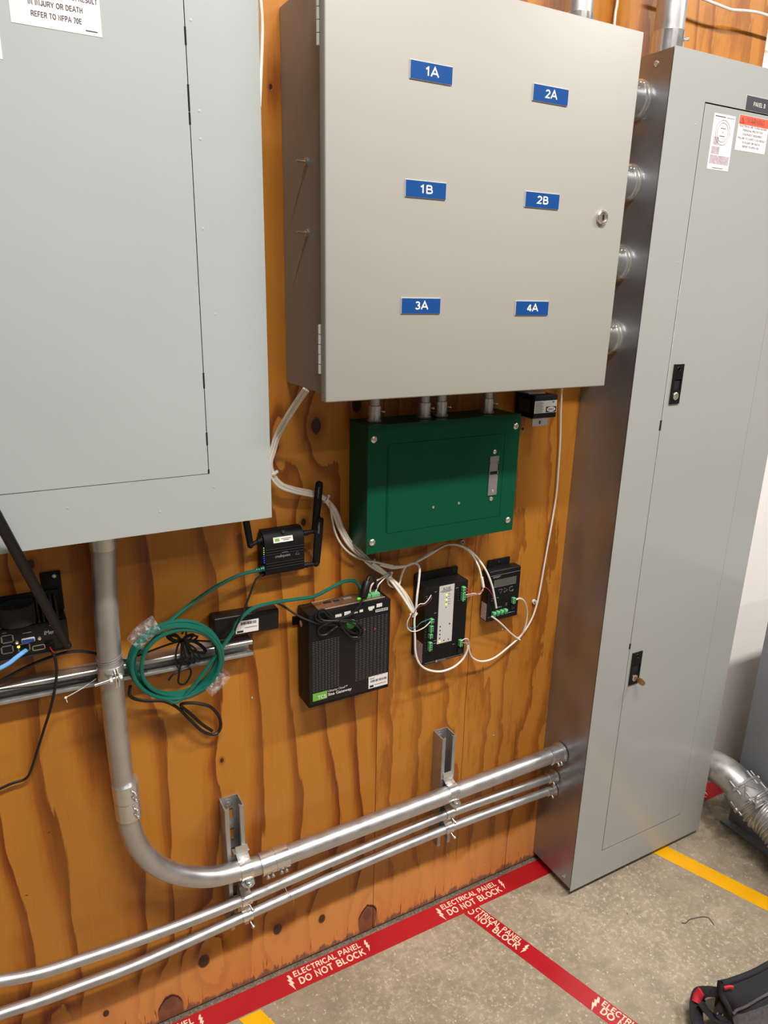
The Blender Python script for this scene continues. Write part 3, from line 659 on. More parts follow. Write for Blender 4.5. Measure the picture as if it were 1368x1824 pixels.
m.box((lx0, GY, lz0+0.53*H), (lx0+0.0015, GY-0.0022, lz0+0.62*H)); m.box((lx1-0.0015, GY, lz0+0.5*H), (lx1, GY-0.0022, lz0+0.88*H))
m.box((lx0+0.0014, GY, lz0+0.80*H), (lx1-0.002, GY-0.0014, lz0+0.86*H))
la = m.build('latch_plate', 'latchsteel', gb, False)
MB().box((lx0+0.0015, GY-0.0003, lz0+0.53*H), (lx1-0.0015, GY-0.0001, lz0+0.62*H)).build('latch_slot', 'void', la, False)
screw_head(MB(), (0.1490, GY-0.0022, lz0+0.1*H), (0, -1, 0), 0.0032, 0.001).build('latch_screw', 'chrome', la)

# ------------------------------------------------------------------ short conduits between beige cabinet and green box
def setscrew(mb, c, d, L=0.008, r=0.0028):
    c = Vector(c); d = Vector(d).normalized(); mb.cyl(c, c+d*L*0.55, r*0.6, 8); mb.rev(c+d*L*0.5, d, [(0, r), (L*0.4, r), (L*0.5, r*0.8), (L*0.35, r*0.3), (L*0.35, 0)], 10)
PN = ['first short conduit from the left between beige cabinet and green box', 'left conduit of the close pair above the green box',
      'right conduit of the close pair above the green box', 'short conduit nearest the transformer, above the green box']
for lb, x in zip(PN, (-0.1135, -0.003, 0.0365, 0.1515)):
    y = -0.043
    t = thing('conduit_stub', lb, 'conduit', (x, y, GZ1), 'short conduits above the green box')
    MB().cyl((x, y, GZ1+0.02), (x, y, BZ0+0.004), 0.0108, 24).build('pipe', 'emt', t)
    m = MB().rev((x, y, GZ1), (0, 0, 1), [(0, 0.0152), (0.0035, 0.0152), (0.0035, 0.0132), (0.030, 0.0132), (0.031, 0.0112)], 24)
    c = m.build('connector', 'zinc', t)
    mm = MB(); d = Vector((0.75, -0.66, 0.0)); setscrew(mm, Vector((x, y, GZ1+0.019))+d*0.0125, d); mm.build('set_screw', 'zinc', c)

# ------------------------------------------------------------------ nipples between beige cabinet and tall panelboard
ND = ['large zinc conduit nipple level with plate 2A, topmost of four', 'large zinc conduit nipple just below the first, second of four from top',
      'large zinc conduit nipple third of four, below the cabinet lock', 'large zinc conduit nipple lowest of four, near cabinet bottom corner']
for lb, z in zip(ND, (1.915, 1.765, 1.612, 1.461)):
    y = -0.073
    t = thing('conduit_nipple', lb, 'conduit fitting', (0.37, y, z), 'conduit nipples between cabinet and tall panel')
    MB().cyl((BX1-0.001, y, z), (TX0+0.001, y, z), 0.0315, 36).build('pipe', 'zinc', t)
    MB().rev((TX0+0.001, y, z), (-1, 0, 0), [(0, 0.0385), (0.003, 0.0385), (0.004, 0.0355), (0.0065, 0.0368), (0.009, 0.0368), (0.011, 0.034), (0.034, 0.0335), (0.035, 0.031)], 40).build('collar', 'zinc', t)
    for q in (0.010, 0.019):
        m = MB(); d = Vector((0, -0.8, 0.6)); setscrew(m, Vector((TX0-0.008-q, y, z))+d*0.033, d, 0.007, 0.0026); m.build('set_screw', 'zinc', t)

# ------------------------------------------------------------------ conduits rising from the tops
for nm, lb, x, y, z0, r in (('cab', 'galvanised conduit rising from the top of the beige cabinet', 0.262, -0.088, BZ1+0.0045, 0.026),
                            ('tall', 'galvanised conduit rising from the top of the tall panelboard', 0.513, -0.072, TZ1, 0.0285)):
    t = thing('conduit_riser', lb, 'conduit', (x, y, z0))
    MB().cyl((x, y, z0+0.03), (x, y, 3.595), r, 36).build('pipe', 'emt', t)
    c = MB().rev((x, y, z0), (0, 0, 1), [(0, r+0.006), (0.004, r+0.006), (0.004, r+0.0028), (0.050, r+0.0028), (0.051, r+0.0005)], 36).build('connector', 'zinc', t)
    d = Vector((0.72, -0.69, 0))
    for q in (0.016, 0.038): m = MB(); setscrew(m, Vector((x, y, z0+q))+d*(r+0.002), d, 0.009, 0.0034); m.build('set_screw', 'zinc', c)

# ------------------------------------------------------------------ conduit run low on the wall
R1 = 0.0198
CY = -0.062
zr = lambda x: 0.3985+(x+0.25)*0.021          # the run climbs very slightly to the right
px = -0.630
t = thing('conduit_drop', 'thick vertical conduit hanging from the left panelboard', 'conduit', (px, CY, 0.66))
P = [Vector(W(184, 966, CY)), Vector(W(188.5, 1080, CY)), Vector(W(202, 1250, CY)), Vector(W(218, 1385, CY)), Vector(W(225, 1418, CY))]
top = P[0]+Vector((0.002, 0, 0.09)); Pdrop = catmull([top]+P, 6)
MB().tube(Pdrop, R1, 36).build('pipe', 'emt', t)
m = MB().rev((P[0].x, CY, Lz0-0.002), (0, 0, -1), [(-0.01, R1+0.004), (0.004, R1+0.004), (0.004, R1+0.0022), (max(0.01, Lz0-W(184, 974, CY).z), R1+0.0022), (max(0.0105, Lz0-W(184, 974, CY).z+0.0005), R1)], 30)
m.build('connector', 'zinc', t)
E0 = Pdrop[-1]; EL = []
for (u, v) in ((226, 1425), (231, 1468), (246, 1506), (275, 1538), (318, 1557), (372, 1562), (425, 1551), (470, 1538)): EL.append(Vector(W(u, v, CY)))
elb = thing('conduit_elbow', 'curved conduit elbow sweeping from vertical drop to low horizontal run', 'conduit', (-0.55, CY, 0.4))
MB().tube(catmull(EL, 8), R1, 36).build('pipe', 'emt', elb)
hs = EL[-1]; he = Vector((TX0-0.001, -0.066, XP(1001, 1341, TX0).z+0.001))
hr = thing('conduit_run', 'thick horizontal conduit running low from the elbow into the tall panelboard', 'conduit', tuple((hs+he)/2))
MB().cyl(hs, he, R1, 36).build('pipe', 'emt', hr)
d = (he-hs).normalized()
c = MB().rev(he, -d, [(0, R1+0.007), (0.004, R1+0.007), (0.004, R1+0.0028), (0.040, R1+0.0028), (0.041, R1)], 36).build('connector', 'zinc', hr)
sd = Vector((0, -0.72, -0.69))
for q in (0.012, 0.022): m = MB(); setscrew(m, he-d*q+sd*(R1+0.002), sd, 0.010, 0.0035); m.build('set_screw', 'zinc', c)
def coupling(lb, c0, c1, sdir):
    c0 = Vector(c0); c1 = Vector(c1); d = (c1-c0); L = d.length; d.normalize(); sdir = (Vector(sdir)-d*Vector(sdir).dot(d)).normalized()
    t = thing('conduit_coupling', lb, 'conduit coupling', tuple((c0+c1)/2))
    r = R1+0.0034
    MB().rev(c0, d, [(0, R1), (0, r), (L*0.49, r), (L*0.495, r-0.0012), (L*0.505, r-0.0012), (L*0.51, r), (L, r), (L, R1)], 40).build('sleeve', 'zinc', t)
    MB().rev(c0, d, [(-0.0008, R1), (-0.0008, r+0.0008), (0.0012, r+0.0008), (0.0012, R1)], 40).build('rim', 'zinc', t)
    for q in (0.16, 0.34, 0.66, 0.84):
        m = MB(); setscrew(m, c0+d*L*q+sdir*(r-0.001), sdir, 0.010, 0.0040); m.build('set_screw', 'zinc', t)
coupling('zinc coupling joining the vertical conduit to the elbow', W(222, 1392, CY), W(230, 1452, CY), (0.45, -1, 0))
coupling('zinc coupling just right of the first strap on the thick horizontal conduit', hs-d*0.008, hs+d*0.052, (0, -0.72, -0.69))
# two thinner conduits
def thin(lb, pix, y, xe, n0):
    P = [Vector(W(u, v, y)) for (u, v) in pix]; P.append(Vector(xe))
    t = thing('thin_conduit', lb, 'conduit', tuple(P[len(P)//2]), 'thin conduits low on the wall')
    MB().tube(catmull(P, 8), 0.0112, 28).build('pipe', 'emt', t)
    d = (P[-1]-P[-2]).normalized()
    c = MB().rev(P[-1], -d, [(0, 0.0185), (0.003, 0.0185), (0.003, 0.0135), (0.024, 0.0135), (0.025, 0.011)], 28).build('connector', 'zinc', t)
    m = MB(); setscrew(m, P[-1]-d*0.012+Vector((0, -0.75, -0.66))*0.0128, (0, -0.75, -0.66), 0.009, 0.003); m.build('set_screw', 'zinc', c)
a = XP(989, 1383, TX0); b = XP(986, 1406, TX0)
TY1 = -0.0535
thin('upper of the two thin conduits running low along the wall', [(-60, 1757), (0, 1747), (70, 1733), (140, 1711), (250, 1673), (410, 1612), (610, 1526), (800, 1448)], TY1, (TX0-0.001, TY1, a.z+0.001), 0)
thin('lower of the two thin conduits, closest to the floor', [(-60, 1831), (0, 1806), (70, 1783), (140, 1757), (250, 1715), (410, 1643), (610, 1553), (800, 1474)], TY1, (TX0-0.001, TY1, b.z+0.001), 0)
# struts
def strut(lb, x0, x1, z0, z1, dep, grp):
    t = thing('strut_channel', lb, 'strut channel', ((x0+x1)/2, 0, z0), grp)
    m = MB(); w = 0.0026; lp_ = 0.0095
    for sg, xe in ((1, x0), (-1, x1)):
        X_ = lambda q: xe+sg*q
        sec = [(X_(0), -0.0006-w), (X_(0), -dep+0.0012), (X_(0.0012), -dep), (X_(lp_-0.001), -dep), (X_(lp_), -dep+0.001), (X_(lp_), -dep+0.0075), (X_(lp_-0.0018), -dep+0.0075), (X_(lp_-0.0018), -dep+w), (X_(w), -dep+w), (X_(w), -0.0006-w)]
        m.prism([(q[0], q[1], z0) for q in sec], (0, 0, z1-z0))
    # back web, with its slots left open
    hw = 0.0072; cx = (x0+x1)/2; zz = z1; n = 0
    m.box((x0, -0.0006, z0), (cx-hw, -0.0006-w, z1)); m.box((cx+hw, -0.0006, z0), (x1, -0.0006-w, z1)); z1 = z1-0.0001; z0 = z0+0.0001
    z = z1
    first = z1-0.030
    edges = [z1, first]
    while first > z0+0.03: edges.append(first-0.027); edges.append(max(z0, first-0.0508)); first -= 0.0508
    for i in range(0, len(edges)-1, 2): m.box((cx-hw, -0.0006, edges[i+1]), (cx+hw, -0.0006-w, edges[i]))
    if len(edges) % 2: pass
    m.build('channel', 'strut', t, False)
    MB().rev((cx-0.003, -0.0032, z1-0.016), (0, -1, 0), [(0, 0.0105), (0.0012, 0.0105), (0.0014, 0.006), (0.004, 0.0055), (0.004, 0.0025), (0.003, 0)], 20).build('fixing_screw', 'latchsteel', t)
    return t
strut('upright strut channel under the elbow end of the thick conduit, left of two', -0.4405, -0.4000, 0.224, 0.5355, 0.041, 'upright strut channels')
strut('upright strut channel nearer the tall panelboard, right of two', 0.0855, 0.1240, 0.2255, 0.5365, 0.041, 'upright strut channels')
SD = 0.041
def strap_big(lb, x, zc, yc, r):
    t = thing('conduit_strap', lb, 'conduit strap', (x, -SD, zc), 'straps holding the thick conduit')
    hw = 0.0125; rr = r+0.0022; P = []
    n = 20
    for i in range(n+1):
        a = math.radians(100-190*i/n)   # from above, round the front, to below
        P.append((0, yc-rr*math.sin(math.radians(-12)+math.pi*(i/n)*0.86), zc+rr*math.cos(math.radians(-12)+math.pi*(i/n)*0.86)))
    top = P[0]; m = MB()
    for off, rad in ((0, 0),):
        Q = [(0, -SD-0.001, zc+r+0.024), (0, -SD-0.004, zc+r+0.008)]+P
        A = [m.bm.verts.new((x-hw, q[1], q[2])) for q in Q]; B = [m.bm.verts.new((x+hw, q[1], q[2])) for q in Q]
        for i in range(len(Q)-1): m._face([A[i], A[i+1], B[i+1], B[i]])
    bmesh.ops.recalc_face_normals(m.bm, faces=m.bm.faces)
    bmesh.ops.solidify(m.bm, geom=list(m.bm.faces), thickness=0.0018)
    # shoulder hook in the channel
    m.box((x-0.0165, -SD+0.012, zc+r+0.006), (x+0.0165, -SD-0.002, zc+r+0.010))
    m.build('strap', 'zinc', t)
    bz = P[-1]
    ear = MB()
    pts = [(x-hw-0.001, bz[1]+0.004, bz[2]+0.001), (x+hw+0.001, bz[1]+0.004, bz[2]+0.001)]
    for i in range(9): a = math.pi*i/8; pts.append((x+(hw+0.001)*math.cos(a), bz[1]-0.006-0.013*math.sin(a), bz[2]-0.0005))
    ear.prism(pts, (0, 0, -0.002)); ear.build('ear', 'zinc', t, False)
    b = MB(); hexnut(b, (x, bz[1]-0.007, bz[2]+0.0005), (0, 0, 1), 0.0058, 0.004); b.cyl((x, bz[1]-0.007, bz[2]-0.003), (x, bz[1]-0.007, bz[2]-0.018), 0.0026, 10); b.build('bolt', 'zinc', t)
for lb, xq in (('zinc strap clamping the thick conduit beside the elbow coupling', -0.4100), ('zinc strap clamping the thick conduit at the right-hand strut', 0.1040)):
    f = (xq-hs.x)/(he.x-hs.x) if xq > hs.x else 0
    zc = hs.z+(he.z-hs.z)*f if xq > hs.x else min(EL, key=lambda q: abs(q.x-xq)).z
    if xq < hs.x:
        CQ = catmull(EL, 8); zc = min(CQ, key=lambda q: abs(q.x-xq)).z
    strap_big(lb, xq, zc, CY, R1)
def strap_small(lb, x, zc, yc, r):
    t = thing('conduit_strap', lb, 'conduit strap', (x, -SD, zc), 'straps holding the thin conduits')
    hw = 0.0105; rr = r+0.0018; m = MB()
    Q = [(-SD+0.008, zc+rr+0.014), (-SD-0.001, zc+rr+0.010)]
    Q += [(yc-rr*math.sin(a), zc+rr*math.cos(a)) for a in [math.radians(5+10*i) for i in range(0, 18)]]
    Q += [(-SD-0.001, zc-rr-0.004)]
    A = [m.bm.verts.new((x-hw, q[0], q[1])) for q in Q]; B = [m.bm.verts.new((x+hw, q[0], q[1])) for q in Q]
    for i in range(len(Q)-1): m._face([A[i], A[i+1], B[i+1], B[i]])
    bmesh.ops.recalc_face_normals(m.bm, faces=m.bm.faces); bmesh.ops.solidify(m.bm, geom=list(m.bm.faces), thickness=0.0016)
    m.build('strap', 'zinc', t)
    b = MB(); d = Vector((0.25, -0.85, -0.45)); p = Vector((x+0.004, yc-rr*0.75, zc-rr*0.8)); b.cyl(p, p+d*0.012, 0.002, 10); b.rev(p+d*0.010, d, [(0, 0.004), (0.004, 0.004), (0.005, 0.003), (0.003, 0.0018), (0.003, 0)], 14)
    b.build('clamp_screw', 'zinc', t)
for sx, xs in (('left', -0.408), ('right', 0.106)):
    for which, pts, ze in (('upper', [(250, 1673), (410, 1612), (610, 1526), (800, 1448)], a.z), ('lower', [(250, 1715), (410, 1643), (610, 1553), (800, 1474)], b.z)):
        PP = catmull([Vector(W(u, v, TY1)) for (u, v) in pts]+[Vector((TX0, TY1, ze))], 8)
        q = min(PP, key=lambda k: abs(k.x-xs))
        strap_small('small zinc strap on the %s thin conduit at the %s strut' % (which, sx+'-hand'), xs, q.z, TY1, 0.0112)

# ------------------------------------------------------------------ level strut behind the cable coil
sl = -0.036
hs_t = thing('strut_channel', 'long level strut channel behind the cable coil at left', 'strut channel', (-0.7, 0, 0.87))
def hz(x): return 0.8645+(-0.365-x)*0.030
m = MB(); x0, x1 = -1.25, -0.3655; D = 0.030; Hh = 0.0315; w = 0.0026
def slab(y0, y1, a, b):
    v = [m.bm.verts.new(p) for p in ((x0, y0, hz(x0)+a), (x0, y1, hz(x0)+a), (x0, y1, hz(x0)+b), (x0, y0, hz(x0)+b), (x1, y0, hz(x1)+a), (x1, y1, hz(x1)+a), (x1, y1, hz(x1)+b), (x1, y0, hz(x1)+b))]
    for f in ((0, 1, 2, 3), (4, 7, 6, 5), (0, 4, 5, 1), (1, 5, 6, 2), (2, 6, 7, 3), (3, 7, 4, 0)): m._face([v[i] for i in f])
m.prism([(x1, q[0], hz(x1)+q[1]) for q in ((-0.0006, 0), (-0.0006, Hh), (-D+0.0015, Hh), (-D, Hh-0.0015), (-D, Hh-0.0075), (-D+0.006, Hh-0.0075), (-D+0.006, Hh-0.0060), (-D+w, Hh-0.0060), (-D+w, Hh-w), (-0.0032, Hh-w),
         (-0.0032, w), (-D+w, w), (-D+w, 0.0060), (-D+0.006, 0.0060), (-D+0.006, 0.0078), (-D-0.0012, 0.0078), (-D-0.002, 0.0055), (-D-0.002, 0.0015), (-D, 0))], (x0-x1, 0, hz(x0)-hz(x1)))
m.build('channel', 'strut', hs_t, False)

# clamp round the vertical conduit
cc = min(Pdrop, key=lambda q: abs(q.z-W(207, 1205, CY).z))
t = thing('pipe_clamp', 'zinc two-piece clamp with bolt round the vertical conduit', 'pipe clamp', (cc.x, CY, cc.z-0.012))
MB().rev((cc.x, CY, cc.z-0.014), (0, 0, 1), [(0, R1), (0, R1+0.002), (0.026, R1+0.002), (0.026, R1)], 36).build('band', 'zinc', t)
m = MB()
for s_ in (-0.0032, 0.0012): m.prism([(cc.x+0.006+s_, CY-R1+0.001, cc.z+0.012), (cc.x+0.006+s_, CY-R1-0.012, cc.z+0.008), (cc.x+0.006+s_, CY-R1-0.014, cc.z-0.006), (cc.x+0.006+s_, CY-R1-0.009, cc.z-0.020), (cc.x+0.006+s_, CY-R1+0.001, cc.z-0.014)], (0.002, 0, 0))
m.build('clamp_ears', 'zinc', t)
m = MB().cyl((cc.x-0.030, CY-R1-0.008, cc.z-0.006), (cc.x+0.014, CY-R1-0.008, cc.z), 0.0030, 12); hexnut(m, (cc.x+0.010, CY-R1-0.008, cc.z-0.001), (1, 0, 0), 0.0062, 0.005)
hexnut(m, (cc.x-0.006, CY-R1-0.008, cc.z-0.003), (1, 0, 0), 0.0062, 0.005); m.build('bolt', 'zinc', t)
m = MB()
for dz_ in (0.030, 0.026): 
    m.tube([(cc.x+(R1+0.0012)*math.cos(q), CY+(R1+0.0012)*math.sin(q), cc.z+dz_+0.003*math.sin(q*1.0+1)) for q in [i*math.pi/12 for i in range(24)]], 0.0006, 5, True)
tag(m.build('tie_wire', 'latchsteel'), 'thin steel wire wound round the vertical conduit above the clamp', 'wire')

# ------------------------------------------------------------------ small transformer under the beige cabinet
t = thing('transformer', 'small black transformer with silver rating label under the beige cabinet', 'transformer', (0.284, 0, 1.28))
ax0, ax1, az0, az1, ay = 0.2530, 0.3165, 1.293, 1.342, -0.0697
m = MB().box((ax0, -0.006, az0), (ax1, ay, az1), 0.0025, 2); m.build('housing', 'blackmatt', t)
m = MB().box((ax0+0.004, -0.0006, az1-0.001), (ax1-0.014, -0.045, az1+0.002)); m.box((ax0+0.004, -0.0006, az1), (ax1-0.014, -0.003, az1+0.03)); m.build('top_bracket', 'strut', t, False)
m = MB().box((ax0+0.001, ay+0.002, az0-0.0165), (ax1-0.020, ay+0.004, az0+0.001), 0.0008); m.box((ax0+0.001, ay+0.003, az0-0.001), (ax1-0.02, -0.006, az0+0.001)); lb_ = m.build('lower_bracket', 'zinc', t, False)
MB().box((0.272, ay+0.0018, az0-0.012), (0.276, ay+0.0022, az0-0.005)).build('bracket_slot', 'void', lb_, False)
MB().box((ax0-0.0006, -0.020, az0+0.012), (ax0, -0.056, az1-0.010)).build('side_window', 'charcoal', t, False)
rl = MB().box((ax0+0.0015, ay-0.0004, az0+0.0115), (ax1-0.0012, ay, az1-0.0115)).build('rating_label', 'stripe', t, False)
m = MB()
for i in range(9):
    z = az0+0.0135+i*0.0026; m.box((ax0+0.0035, ay-0.0006, z), (ax0+0.0035+random.uniform(0.018, 0.026), ay-0.0004, z+0.0010))
m.text('CE', (ax1-0.0085, ay-0.0006, az1-0.0130), -XX, -ZZ, 0.0050, 0.02)
m.build('small_print', 'print', rl, False)
m = MB().box((ax1-0.0305, ay-0.0006, az0+0.0125), (ax1-0.0025, ay-0.0004, az0+0.0245)); bl = m.build('logo_block', 'printb', rl, False)
cx, cz = ax1-0.0165, az0+0.0185
m = MB().rev((cx, ay-0.0007, cz), (0, -1, 0), [(0, 0.0052), (0.0001, 0.0052), (0.0001, 0)], 28)
for v in m.bm.verts: v.co.x = cx+(v.co.x-cx)*2.2
m.build('logo_oval', 'paper', rl, False)
m = MB()
for i in range(6): m.box((cx-0.0072+i*0.0026, ay-0.001, cz-0.0028), (cx-0.0072+i*0.0026+0.0012, ay-0.0009, cz+0.0028))
m.build('logo_bars', 'printb', rl, False)

# ------------------------------------------------------------------ cellular router with four stick antennas
def hexa(mb, x0, x1, z0, z1, y0, y1, bev): mb.box((x0, y0, z0), (x1, y1, z1), bev, 3)
RX0, RX1, RZ0, RZ1, RY = -0.3365, -0.2570, 1.0245, 1.1110, -0.034
t = thing('cellular_router', 'small ribbed black router with stick antennas, under the left panelboard corner', 'router', (-0.297, 0, RZ0))
m = MB(); R_ = 0.016; P = [(-0.003, RZ0), (RY+0.008, RZ0), (RY+0.002, RZ0+0.003), (RY, RZ0+0.008)]
for i in range(10): z = RZ0+0.012+i*0.006; P += []
P += [(RY, RZ1-0.024)]
for i in range(1, 9): a_ = math.pi/2*i/8; P.append((RY+0.020*(1-math.cos(a_)), RZ1-0.024+0.024*math.sin(a_)))
P.append((-0.003, RZ1))
m.prism([(RX0, q[0], q[1]) for q in P], (RX1-RX0, 0, 0))
for i in range(3):
    for (z) in (RZ0+0.014+i*0.0052, RZ1-0.0345-i*0.0052): m.box((RX0+0.001, RY+0.001, z), (RX1-0.001, RY-0.0012, z+0.0024), 0.0005, 1)
body = m.build('body', 'blackmatt', t, True, 30)
MB().text('cradlepoint', (RX0+0.020, RY-0.0006, 1.0635-0.003), XX, ZZ, 0.0080, 0.006, 0.030).build('lettering', 'greyprint', body, False)
m = MB().tube([(RX1-0.0185, RY-0.0006, 1.0605), (RX1-0.0105, RY-0.0006, 1.0605), (RX1-0.0145, RY-0.0006, 1.0675)], 0.0004, 4, True); m.tube(catmull([(RX0+0.034, RY-0.0006, 1.069), (RX0+0.042, RY-0.0006, 1.0695), (RX0+0.050, RY-0.0006, 1.067)], 4), 0.0003, 4); m.build('marks', 'greyprint', body)
up = Vector((0, 0.0033, 0.011)).normalized(); nn = Vector((0, -0.958, 0.287)).normalized(); tl = Vector((RX0+0.018, RY+0.0008, RZ1-0.0200))+nn*0.0008
lbm = MB().obox(tl+XX*0.019+up*0.004, XX*0.0195, nn*0.0008, up*0.0052).build('sticker', 'paper', body, False)
m = MB().obox(tl+XX*0.007+up*0.004+nn*0.0010, XX*0.0045, nn*0.0002, up*0.0027); m.build('green_logo', 'limegreen', lbm, False)
m = MB()
for k_ in range(2): m.obox(tl+XX*0.025+up*(0.0052-0.0028*k_)+nn*0.0010, XX*(0.010-0.004*k_), nn*0.0002, up*0.0005)
m.build('small_print', 'print', lbm, False)
m = MB().rev((RX0+0.040, RY+0.0085, RZ1-0.0055), (0, -0.7, 0.7), [(0, 0.0042), (0.004, 0.0042), (0.005, 0.0033), (0.003, 0.0016), (0.003, 0)], 18); m.build('thumb_screw', 'charcoal', t)
for i in range(8):
    MB().box((RX0-0.0005, RY+0.004, RZ1-0.030-i*0.0042), (RX0+0.0003, RY+0.0055, RZ1-0.0285-i*0.0042)).build('indicator', 'lime_led' if i < 4 else 'blue_led', t, False)
MB().box((RX0-0.001, RY+0.004, RZ0+0.011), (RX0+0.0005, RY+0.007, RZ0+0.0135)).build('port_light', 'green_led', t, False)
m = MB().box((RX0-0.004, -0.005, RZ0-0.002), (RX0+0.001, RY+0.008, RZ1-0.006), 0.001, 1); m.build('end_plate', 'blackmatt', t)
MB().box((RX1-0.001, -0.005, RZ0+0.002), (RX1+0.003, RY+0.008, RZ1-0.006), 0.001, 1).build('end_plate', 'blackmatt', t)
def antenna(nm_lb, base, knee, tip, wd, logo=True):
    base = Vector(base); knee = Vector(knee); tip = Vector(tip)
    m = MB().cyl(base, knee, 0.0042, 16); m.rev(base, knee-base, [(0, 0.0054), (0.009, 0.0054), (0.010, 0.0042)], 16)
    m.ball(knee, 0.0062, (1, 1, 1), 14); d = (tip-knee); L = d.length; d.normalize()
    Q = [knee+d*L*k_ for k_ in (0.0, 0.03, 0.5, 0.93, 0.975, 1.0)]
    m.tube(Q, [wd*0.48, wd*0.53, wd*0.60, wd*0.58, wd*0.48, wd*0.14], 20, flat=((0, 1, 0), 0.0048))
    o = m.build('antenna', 'blackmatt', t); 
    if logo:
        u_ = d; r_ = Vector((0, -1, 0)).cross(u_) ; c0 = knee+d*L*(0.90)+Vector((0, -0.0056, 0))
        MB().text('cradlepoint', c0+r_*0.001, -u_, -Vector((0, -1, 0)).cross(-u_) if False else r_, 0.0052, 0.0, 0.022).build('lettering', 'greyprint', o, False)
    return o
AY = -0.026
antenna('', (RX1+0.001, AY, 1.098), W(561, 946, AY), W(569, 857, AY), 0.0135)
antenna('', (RX1+0.001, AY, 1.032), W(563, 1004, AY), W(569.5, 921, AY-0.004), 0.0150)
antenna('', (RX0-0.002, AY, 1.098), W(446, 971, AY), W(438, 926, AY), 0.0110, False)

# ------------------------------------------------------------------ black adapter brick on the level strut
t = thing('power_adapter', 'black power supply brick resting on the level strut beside the cable coil', 'power adapter', (-0.377, 0, 0.914))
d_ = Vector((1, 0, -0.035)).normalized(); c_ = Vector((-0.3765, -0.0185, 0.9355)); zz_ = Vector((0.035, 0, 1)).normalized()
MB().obox(c_, d_*0.0645, (0, 0.0165, 0), zz_*0.0215, 0.0035, 3).build('case', 'black', t)
al = MB().obox(c_+Vector((0.0000, -0.0167, -0.004)), d_*0.0225, (0, 0.0002, 0), zz_*0.0125).build('label', 'paper', t, False)
m = MB()
for i in range(26): m.obox(c_+Vector((-0.012+i*0.00120, -0.0171, 0.003-0.035*(-0.012+i*0.0012))), d_*random.choice((0.0002, 0.00035, 0.00045)), (0, 0.0001, 0), zz_*0.0028)
m.obox(c_+Vector((-0.014, -0.0171, -0.0125)), d_*0.006, (0, 0.0001, 0), zz_*0.002)
m.obox(c_+Vector((0.007, -0.0171, -0.0065)), d_*0.012, (0, 0.0001, 0), zz_*0.0005)
m.build('bar_code', 'printb', al, False)

# ------------------------------------------------------------------ site gateway computer
gx0, gx1, gz0, gz1, gy = -0.2615, -0.0760, 0.7305, 0.9405, -0.058
t = thing('gateway_computer', 'black box computer with slotted front panels and green logo', 'computer', (-0.169, 0, gz0))
m = MB()
m.box((gx0, -0.004, gz0), (gx1, gy, gz1-0.0015), 0.002, 2); case = m.build('case', 'blackmatt', t)
MB().box((gx0+0.001, -0.005, gz0+0.008), (gx1-0.001, gy-0.0022, gz1-0.001), 0.0012, 2).build('front_plate', 'black', t)
gf = gy-0.0022
def slots(x0, x1, z0, z1, nx, nz):
    m = MB(); px_ = (x1-x0)/nx; pz_ = (z1-z0)/nz
    for i in range(nx):
        for j in range(nz):
            x = x0+px_*(i+0.5); z = z0+pz_*(j+0.5)
            e_ = 0.00045*(x-gx0-0.09)
            m.quad((x-px_*0.38, gf-0.0005, z-0.00022), (x+px_*0.26, gf-0.0005, z-0.00022), (x+px_*0.26, gf-0.0002, z+0.00030), (x-px_*0.38, gf-0.0002, z+0.00030))  # one grey dash per slot paints the light caught on its edge
    return m
slots(gx0+0.008, gx0+0.0685, gz0+0.036, gz0+0.150, 9, 30).build('grille_slot_glints', 'slotglint', t, False)
slots(gx0+0.103, gx1-0.006, gz0+0.036, gz0+0.178, 9, 36).build('grille_slot_glints', 'slotglint', t, False)
MB().box((gx0+0.008, gf-0.0004, gz0+0.0155), (gx0+0.040, gf, gz0+0.033)).build('green_logo_block', 'limegreen', t, False)
MB().caps('TCS', (gx0+0.0190, gf-0.0007, gz0+0.0180), XX, ZZ, 0.0080, 0.2, 0.0190).build('logo_lettering', 'whiteprint', t, False)
m = MB().text('Site Gateway', (gx0+0.0415, gf-0.0005, gz0+0.0200), XX, ZZ, 0.0090, 0.018, 0.054); m.text('Ubiquity Cloud\u2122', (gx0+0.0415, gf-0.0005, gz0+0.0290), XX, ZZ, 0.0070, 0.0, 0.044)
m.build('product_lettering', 'whiteprint', t, False)
sl_ = MB().box((gx1-0.0500, gf-0.0003, gz0+0.0105), (gx1-0.0040, gf, gz0+0.0385)).build('sticker', 'paper', t, False)
m = MB()
for i in range(26): m.box((gx1-0.0450+i*0.00150, gf-0.0005, gz0+0.0240), (gx1-0.0450+i*0.00150+random.choice((0.0004, 0.0008, 0.001)), gf-0.0004, gz0+0.0295))
m.box((gx1-0.047, gf-0.0005, gz0+0.0125), (gx1-0.038, gf-0.0004, gz0+0.0175)); m.box((gx1-0.035, gf-0.0005, gz0+0.0165), (gx1-0.008, gf-0.0004, gz0+0.0175)); m.box((gx1-0.047, gf-0.0005, gz0+0.0325), (gx1-0.036, gf-0.0004, gz0+0.0338))
m.build('bar_code', 'printb', sl_, False)
m = MB(); z = gz1-0.015
for (a_, b_, h0, h1) in ((0.058, 0.072, -0.002, 0.004), (0.078, 0.092, -0.004, 0.006), (0.100, 0.108, -0.002, 0.001), (0.112, 0.120, -0.002, 0.0035), (0.132, 0.146, 0.0, 0.006), (0.134, 0.142, -0.003, 0.0), (0.151, 0.164, 0.001, 0.009)):
    m.box((gx0+a_, gf-0.0002, z+h0), (gx0+b_, gf, z+h1))
m.box((gx0+0.149, gf-0.0002, z-0.0095), (gx0+0.178, gf, z-0.0085)); m.box((gx0+0.149, gf-0.0002, z-0.0045), (gx0+0.178, gf, z-0.0038))
